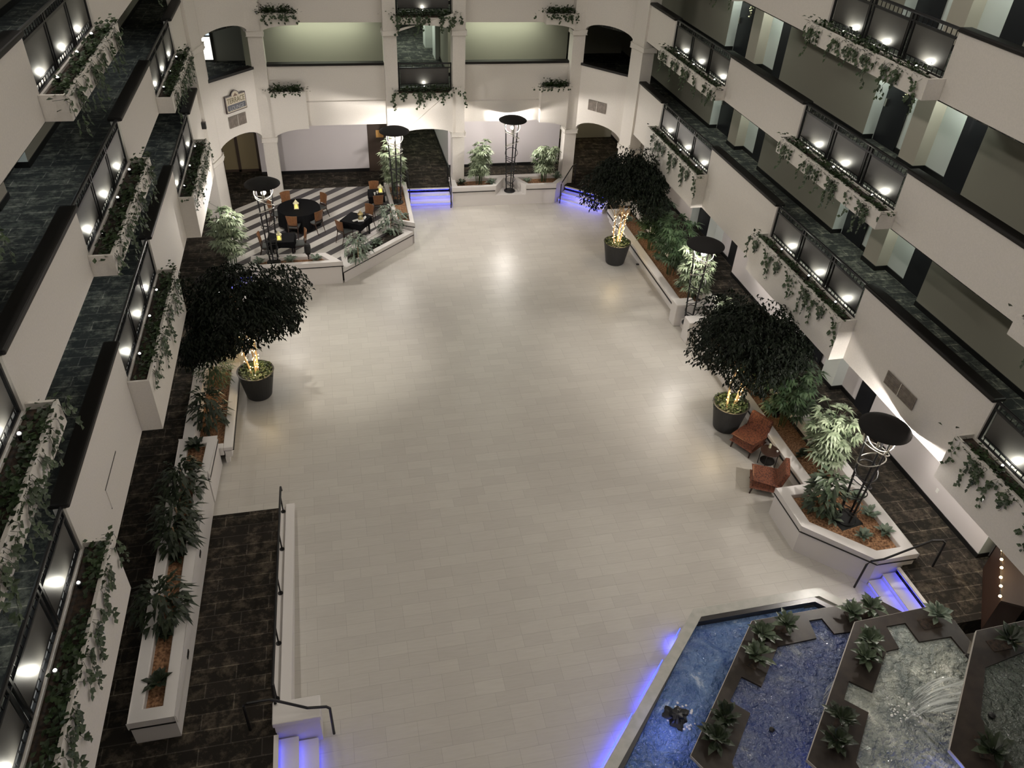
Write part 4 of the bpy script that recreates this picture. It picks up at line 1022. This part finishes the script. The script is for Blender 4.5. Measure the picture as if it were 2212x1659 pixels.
t = thing('side_table', 'small round two-tier dark side table between the rust chairs', 'side table', (10.82, 13.80, 0))
obj('tabletop', MB().lathe([(0.25, 0.54), (0.26, 0.555), (0.25, 0.57)], 32), DWOOD, t); obj('lower_shelf', MB().lathe([(0.20, 0.20), (0.20, 0.215)], 28), BLACK, t)
for k in range(4):
    a = PI/4+k*PI/2; obj('leg', MB().tube([(0.23*math.cos(a), 0.23*math.sin(a), 0.545), (0.23*math.cos(a), 0.23*math.sin(a), 0)], 0.012, 6), BLACK, t)
t = thing('pillar_candle', 'short ivory candle on the round side table', 'candle', (10.86, 13.92, 0.571)); obj('wax', MB().lathe([(0.035, 0), (0.035, 0.12), (0.03, 0.125)], 16), CANDW, t); obj('wick', MB().tube([(0, 0, 0.12), (0, 0, 0.14)], 0.003, 4), BLACK, t)
tag(obj('glass_votive', MB().lathe([(0.02, 0), (0.028, 0.04)], 12), WHITEP, loc=(10.98, 13.72, 0.571)), 'tiny white votive cup on the round side table', 'candle holder')
for (x, y, lab) in ((11.80, 15.35, 'small empty black nursery pot near the farther rust chair'), (11.82, 16.3, 'small black nursery pot by the nearest potted tree')):
    tag(obj('nursery_pot', MB().lathe([(0.10, 0), (0.13, 0.18), (0.115, 0.18), (0.10, 0.05), (0.02, 0.05)], 18), BLACK, loc=(x, y, 0.401)), lab, 'pot')

# ---------------------------------------------------------------- signs, vents, small wall things
def on_diag(A, B, u, off, z, th=0.0):
    A = Vector(A); B = Vector(B); d = (B-A).normalized(); n = Vector((d.y, -d.x))
    if n.y > 0: n = -n
    return A+d*u+n*off, d, n
A_, B_ = (-4.10, 30.25), (-2.57, 31.97)
L_ = math.hypot(1.53, 1.72)
def vent(label, center, ang, w_, h_):
    t = thing('air_vent', label, 'vent', center, ang)
    obj('frame', MB().box(-w_/2, -0.015, -h_/2, w_/2, 0.0, h_/2), VENTM, t)
    sl = MB()
    for k in range(9):
        z = -h_/2+0.03+(h_-0.06)*k/8; sl.box(-w_/2+0.03, -0.026, z-0.006, w_/2-0.03, -0.012, z+0.006)
    obj('louvres', sl, VENTM, t); obj('mullion', MB().box(-0.01, -0.03, -h_/2, 0.01, -0.01, h_/2), SEDGE, t)
    return t
p, d, n_ = on_diag(A_, B_, L_*0.50, 0.02, 0)
angL = math.atan2(d.y, d.x)
vent('brown two-panel vent under the hanging lounge sign', (p.x, p.y, 3.95), angL, 0.85, 0.42)
p2, d2, n2 = on_diag((10.30, 31.97), (11.75, 30.25), L_*0.42, 0.02, 0)
vent('brown two-panel vent on the right back corner wall', (p2.x, p2.y, 4.10), math.atan2(d2.y, d2.x), 0.85, 0.42)
vent('long brown two-panel vent on the right wall near the nearest torch', (XR-0.02, 11.62, 4.18), -PI/2, 1.05, 0.34)
t = thing('access_hatch', 'flush white access hatch on the left balcony wall', 'hatch', (XL+0.001, 11.45, 4.2))
hm = MB().box(0, -0.5, -0.22, 0.012, 0.5, 0.22); obj('panel', hm, WALL, t)
obj('gap', MB().box(0.0, -0.515, -0.235, 0.006, 0.515, -0.22).box(0.0, -0.515, 0.22, 0.006, 0.515, 0.235), LINE, t)
# lounge sign
t = thing('lounge_sign', 'arched wall sign reading TERRACE LOUNGE above the vent', 'sign', (p.x+n_.x*0.02, p.y+n_.y*0.02, 4.62), angL)
sw, sh = 0.47, 0.27
def signpoly(g):
    pts = [(-sw-g, -sh-g), (sw+g, -sh-g), (sw+g, sh+g)]
    r_ = 0.17+g; pts += [(r_*math.cos(a), sh+0.0+r_*0.92*math.sin(a)) for a in [math.asin(min(1, g/r_))+ (PI-2*math.asin(min(1, g/r_)))*i/12 for i in range(13)]]
    return pts + [(-sw-g, sh+g)]
tfs = lambda u, v, w: (u, -w, v)
obj('frame', MB().slab(signpoly(0.035), 0.0, 0.05, (), tfs), mat('sign_frame_brown', (0.025, 0.008, 0.006), 0.4), t)
obj('face', MB().slab(signpoly(0.0), 0.05, 0.056, (), tfs), mat('sign_cream', (0.52, 0.46, 0.36), 0.6), t)
npl = obj('nameplate', MB().slab([(-sw+0.05, -sh+0.04), (sw-0.05, -sh+0.04), (sw-0.02, -sh+0.07), (sw-0.02, -0.05), (sw-0.05, -0.02), (-sw+0.05, -0.02), (-sw+0.02, -0.05), (-sw+0.02, -sh+0.07)], 0.056, 0.060, (), tfs), mat('sign_navy', (0.008, 0.012, 0.03), 0.4), t)
obj('emblem', MB().slab([(-0.11, 0.25), (0.12, 0.25), (0.0, 0.36)], 0.056, 0.060, (), tfs), mat('sign_ochre', (0.12, 0.06, 0.03), 0.5), t)
def text(name, s, size, loc, m, parent, wid):
    c = bpy.data.curves.new(name, 'FONT'); c.body = s; c.size = size; c.align_x = 'CENTER'; c.extrude = 0.003; c.offset = 0.0
    o = bpy.data.objects.new(name, c); col.objects.link(o); bpy.context.view_layer.update()
    me = bpy.data.meshes.new_from_object(o); bpy.data.objects.remove(o)
    w_ = max(v.co.x for v in me.vertices)-min(v.co.x for v in me.vertices); k = wid/w_
    for v in me.vertices: v.co.x *= k
    me.materials.append(m); o = bpy.data.objects.new(name, me); col.objects.link(o); o.parent = parent; o.location = loc; o.rotation_euler = (PI/2, 0, 0); return o
text('lettering', 'TERRACE', 0.27, (0, -0.062, 0.03), mat('sign_olive_letters', (0.10, 0.085, 0.02), 0.5), t, 0.86)
text('lettering', 'LOUNGE', 0.20, (0, -0.064, -0.215), mat('sign_grey_letters', (0.33, 0.33, 0.33), 0.5), npl, 0.70)
t = thing('wall_speaker', 'small black speaker bracketed to the left corner column', 'speaker', (-4.32, 29.42, 4.45)); obj('bracket', MB().tube([(0, 0.06, 0), (0.02, -0.08, -0.02)], 0.012, 5), BLACK, t)
obj('cabinet', MB().box(-0.09, -0.24, -0.14, 0.10, -0.08, 0.08), BLACK, t)
tag(obj('wall_outlet', MB().box(-0.04, -0.01, -0.06, 0.04, 0, 0.06), WHITEP, loc=(7.05, YW-0.001, 1.0)), 'white outlet plate low on the wall behind the back planter', 'outlet')
tag(obj('wall_outlet', MB().box(-0.01, -0.04, -0.06, 0, 0.04, 0.06), WHITEP, loc=(WR-0.001, 11.3, 1.0)), 'white outlet plate on the right walkway wall near the torch', 'outlet')
for (z, yy, w_, lab) in ((FL[4]-0.28-0.28, 18.33, 0.2, 'green glowing exit plate beside the middle right door, second balcony up'), (FL[4]-0.28-0.28, 27.1, 0.2, 'green glowing exit plate beside the farthest right door, second balcony up')):
    t = thing('exit_plate', lab, 'sign', (WR+0.12, yy-0.02, z)); obj('plate', MB().box(-0.09, -0.03, -0.10, 0.10, 0.0, 0.10), GREENS, t); obj('figure', MB().box(-0.03, -0.034, -0.03, 0.06, -0.031, 0.03), PALES, t)
for (lv, gi, lab) in ((3, 1, 'pale floral hanging on the far door, middle bay, second balcony up'), (3, 0, 'pale floral hanging on the far door, farthest bay, second balcony up'), (2, 0, 'pale floral hanging on the far door, farthest bay, lowest balcony')):
    n1 = GAPS[gi][1]+0.17
    m = MB(); rr = random.Random(gi+lv)
    for k in range(40): m.leaf((0, rr.gauss(0, 0.045), rr.uniform(-0.25, 0.25)), (-rr.random(), rr.uniform(-1, 1), rr.uniform(-1, 1)), (0, 0, 1), 0.07, 0.05)
    tag(obj('door_garland', m, CREAM, loc=(WR+0.27, n1-0.85, FL[lv]+1.55)), lab, 'garland')
tag(obj('floor_outlet', MB().box(-0.07, -0.05, 0, 0.07, 0.05, 0.02), LINE, loc=(11.18, 25.2, 0.0)), 'small black outlet on the floor by the far right planter', 'outlet')

# ---------------------------------------------------------------- fountain
FT = thing('fountain', 'tiered fountain with blue-lit water basins in the front right corner', 'fountain')
BO = [(1.9, 4.60), (6.77, 9.42), (9.80, 9.46), (10.24, 9.00), (11.28, 8.42), (11.28, 3.0), (1.9, 3.0)][::-1]
BI = [(2.05, 4.32), (6.66, 9.19), (9.58, 9.22), (9.86, 8.92), (9.92, 3.2), (2.05, 3.2)][::-1]
obj('basin_wall', MB().slab(BO, 0.0, 0.40, [BI]), RIMM, FT)
obj('basin_rim', MB().slab(BO, 0.40, 0.46, [inset(BO, 0.22)]), RIMM, FT)
obj('basin_lining', MB().slab(inset(BI, -0.02), 0.02, 0.455, [inset(BI, 0.10)]), mat('dark_lining', (0.03, 0.028, 0.028), 0.3), FT)
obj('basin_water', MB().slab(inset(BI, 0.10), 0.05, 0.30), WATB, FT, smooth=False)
T2 = [(5.28, 6.18), (7.66, 8.62), (10.62, 8.66), (11.10, 8.1), (11.25, 3.0), (5.6, 3.0), (5.42, 5.9)]
H2 = [(7.91, 7.96), (7.16, 7.19), (6.87, 7.46), (6.42, 7.02), (6.70, 6.72), (5.94, 5.90), (6.0, 3.3), (10.9, 3.3), (10.9, 7.8), (9.60, 8.00), (9.22, 8.02), (9.16, 8.41), (8.86, 8.41), (8.80, 7.99)]
def tier(T, H, z, water, name, und):
    obj(name+'_deck', MB().slab(T, z-0.10, z, [H]), STONE, FT)
    obj(name+'_edge', MB().slab(inset(T[::-1] if area2(T) < 0 else T, -0.012), z-0.085, z-0.012, [inset(T[::-1] if area2(T) < 0 else T, 0.03)]), SEDGE, FT)
    obj(name+'_water', MB().slab(H, z-0.09, z-0.045), water, FT)
    obj(name+'_support', MB().slab(inset(T[::-1] if area2(T) < 0 else T, 0.5), und, z-0.10), STONE, FT)
def area2(P): return sum(P[i-1][0]*P[i][1]-P[i][0]*P[i-1][1] for i in range(len(P)))
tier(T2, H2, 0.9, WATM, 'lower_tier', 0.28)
T3 = [(7.08, 5.52), (9.49, 7.93), (11.24, 7.99), (11.56, 7.60), (11.56, 7.10), (11.30, 6.86), (12.4, 6.4), (12.4, 2.6), (7.4, 2.6), (7.2, 5.28)]
H3 = [(9.73, 7.20), (8.95, 6.46), (8.63, 6.75), (8.33, 6.42), (8.64, 6.10), (7.89, 5.31), (7.95, 2.9), (12.0, 2.9), (11.27, 6.80), (11.24, 7.26), (10.52, 7.27), (10.51, 7.72), (10.07, 7.72), (10.02, 7.21)]
tier(T3, H3, 1.35, WATG, 'middle_tier', 0.88)
T4 = [(9.28, 4.98), (11.36, 6.98), (13.93, 7.05), (13.93, 2.4), (9.5, 2.4), (9.33, 4.72)]
H4 = [(10.97, 6.24), (10.21, 5.40), (10.12, 4.70), (10.2, 2.8), (13.6, 2.8), (13.6, 6.5), (12.2, 6.44)]
tier(T4, H4, 1.9, WATD, 'upper_tier', 1.33)
# water sheets
def sheet(name, p, q, out, zt, zb, n=22, m_=12, seed=0):
    rr = random.Random(seed); p = Vector(p); q = Vector(q); o_ = Vector(out); m = MB(); r0 = [rr.uniform(0, 6) for _ in range(4)]
    for j in range(m_+1):
        s = j/m_
        for i in range(n+1):
            u = i/n; b = p.lerp(q, u); wv = 0.022*s*(math.sin(u*23+r0[0])+math.sin(u*51+r0[1]))
            x = b + o_*(math.sqrt(s)*0.95+wv); z = zt-(zt-zb)*s*s
            m.v.append((x.x, x.y, z))
    for j in range(m_):
        for i in range(n):
            a = j*(n+1)+i; m.f.append((a, a+1, a+n+2, a+n+1))
    return obj(name, m, FALLM, FT, smooth=True)
sheet('waterfall', (10.42, 6.10), (9.80, 5.52), (-0.62, 0.30), 1.88, 1.31)
sheet('waterfall', (8.55, 6.78), (8.30, 6.50), (-0.16, 0.16), 1.33, 0.87, 8, 6, 1)
sheet('waterfall', (6.80, 7.48), (6.42, 7.08), (-0.16, 0.16), 0.88, 0.31, 8, 6, 2)
sheet('waterfall', (9.70, 7.22), (9.50, 7.0), (-0.5, 0.25), 1.34, 0.87, 8, 6, 3)
def foam(x, y, z, r, n, seed, m_=WHITEP):
    rr = random.Random(seed); b = MB()
    for k in range(n):
        a = rr.uniform(0, 2*PI); q = r*math.sqrt(rr.random()); b.lathe([(0.004, 0), (rr.uniform(0.008, 0.03), rr.uniform(0.004, 0.014)), (0.003, 0.02)], 6, (x+q*math.cos(a), y+q*math.sin(a), z))
    o = obj('foam', b, m_, FT); o['kind'] = 'stuff'; return o
foam(5.62, 7.20, 0.296, 0.30, 26, 1); foam(9.35, 6.0, 1.30, 0.3, 40, 2)
t = obj('bubbler', MB().lathe([(0.25, 0.0), (0.22, 0.03), (0.15, 0.05), (0.10, 0.09), (0.03, 0.11)], 28, (5.52, 7.22, 0.285), lambda r, z, t_: r*(1+0.22*math.sin(3*t_+z*30)+0.16*math.sin(7*t_))), BLACK, FT)
obj('nozzle', MB().lathe([(0.04, 0), (0.05, 0.06), (0.02, 0.08)], 10, (6.95, 6.35, 0.845)), BLACK, FT)
obj('nozzle', MB().lathe([(0.05, 0), (0.06, 0.07), (0.02, 0.09)], 10, (10.43, 5.38, 1.845)), BLACK, FT)
obj('pipe', MB().tube([(10.6, 9.12, 0.30), (9.3, 9.12, 0.30)], 0.03, 6), METAL, FT)
for (x, y, z, w_, h_, a) in ((7.60, 8.16, .9, .42, .18, PI/4), (8.15, 8.32, .9, .5, .2, 0), (7.28, 7.75, .9, .18, .42, -PI/4), (5.98, 6.52, .9, .2, .62, -PI/4), (10.05, 8.36, .9, .7, .22, 0), (11.0, 7.62, 1.35, .42, .24, 0), (9.35, 7.25, 1.35, .22, .72, -PI/4), (7.85, 5.84, 1.35, .22, .7, -PI/4), (11.62, 6.62, 1.9, .5, .24, 0), (9.85, 4.9, 1.9, .18, .4, -0.4)):
    o = obj('soil_pocket', MB().box(-w_/2, -h_/2, 0.001, w_/2, h_/2, 0.008), DSOIL, FT); o.location = (x, y, z); o.rotation_euler = (0, 0, a)
FP = [((7.68, 8.22, .91), 'leafy rosette at the far left corner of the lowest fountain deck'), ((8.28, 8.34, .91), 'leafy rosette second from the far left corner of the lowest fountain deck'), ((7.30, 7.78, .91), 'leafy rosette below the left corner on the lowest fountain deck'),
      ((6.14, 6.68, .91), 'dark rosette near the lowest water spout'), ((5.82, 6.34, .91), 'dark rosette at the chamfered end of the lowest fountain deck'),
      ((9.80, 8.34, .91), 'rosette on the lowest fountain deck left of the blue steps'), ((10.28, 8.40, .91), 'rosette on the lowest fountain deck nearest the blue steps'),
      ((11.22, 7.72, 1.36), 'brightly lit rosette at the far right corner of the middle fountain deck'), ((9.48, 7.42, 1.36), 'rosette on the middle fountain deck beside the upper spout'), ((9.18, 7.08, 1.36), 'smaller rosette below it on the middle fountain deck edge'),
      ((8.02, 6.04, 1.36), 'dark rosette near the lower spout of the middle fountain deck'), ((7.72, 5.68, 1.36), 'dark rosette at the near end of the middle fountain deck'), ((11.80, 6.64, 1.91), 'dark rosette on the highest fountain deck'), ((9.9, 4.75, 1.91), 'dark rosette at the near end of the highest fountain deck')]
for i, (loc, lab) in enumerate(FP):
    t = thing('rosette_plant', lab, 'plant', loc, R.uniform(0, 6), 'rosette plants on the fountain')
    o = obj('leaves', AG[i % 4], AGL if 'lit' in lab else DRAC if 'dark' in lab else MIDL, t); s_ = R.uniform(1.0, 1.2); o.scale = (s_, s_, s_)  # the lit rosette gets paler leaves: its brightness is put into the colour
# blue light under the basin rim; added lamps above the pools for underwater glow
e_ = Vector((1, 1)).normalized(); n_ = Vector((-1, 1)).normalized()
for (u0, u1) in ((0.2, 2.6), (4.3, 4.9), (5.6, 5.9)):
    P0 = Vector((1.9, 4.60))+Vector((4.87, 4.82)).normalized()*u0; P1 = Vector((1.9, 4.60))+Vector((4.87, 4.82)).normalized()*u1
for (a, b, pw) in (((3.3, 5.99), (4.7, 7.38), 9), ((4.9, 7.58), (5.7, 8.37), 3), ((6.1, 8.77), (6.35, 9.02), 3)):
    a = Vector(a)+n_*0.03; b = Vector(b)+n_*0.03; L = (b-a).length; c = (a+b)/2
    o = obj('led_strip', MB().hull([(a.x, a.y, 0.385), (b.x, b.y, 0.385), (b.x+n_.x*0.012, b.y+n_.y*0.012, 0.385), (a.x+n_.x*0.012, a.y+n_.y*0.012, 0.385)], [(a.x, a.y, 0.395), (b.x, b.y, 0.395), (b.x+n_.x*0.012, b.y+n_.y*0.012, 0.395), (a.x+n_.x*0.012, a.y+n_.y*0.012, 0.395)]), BLUE, FT)
    area('basin_glow', (c.x+n_.x*0.02, c.y+n_.y*0.02, 0.12), L, 0.03, pw, (0.05, 0.06, 1.0), (0, 0, PI/4))
for (x, y, z, pw) in ((5.2, 6.9, 0.75, 5), (7.4, 5.6, 1.25, 3), (9.1, 4.6, 1.65, 6)):
    point('pool_fill', (x, y, z), pw, (0.12, 0.2, 1.0), 0.08)
# counter with string lights at the right edge
t = thing('bar_counter', 'dark wooden counter with pale top behind the fountain', 'counter')
obj('front', MB().slab([(12.72, 7.75), (13.95, 9.25), (13.95, 8.6), (13.1, 7.5)], 0.5, 1.5), DWOOD, t)
obj('top', MB().slab([(12.68, 7.72), (13.96, 9.3), (13.96, 8.5), (13.15, 7.45)], 1.5, 1.56), BROWND, t)
obj('inner_top', MB().slab([(13.3, 7.5), (13.95, 8.3), (13.95, 7.2)], 1.4, 1.45), mat('pale_maple', (0.6, 0.36, 0.2), 0.5), t)
s = thing('string_lights', 'fat warm bulbs strung along the dark wooden counter edge', 'string lights')
wp = [(12.70+1.28*k/7, 7.80+1.5*k/7, 1.60+0.02*(k % 2)) for k in range(8)]
obj('wire', MB().tube(wp, 0.008, 4), BLACK, s)
for p_ in wp[:7]: obj('bulb', MB().lathe([(0.006, -0.03), (0.03, -0.01), (0.03, 0.015), (0.01, 0.035)], 8, p_), WARMB, s)
point('counter_glow', (13.1, 8.5, 1.75), 10, (1.0, 0.75, 0.4), 0.2)
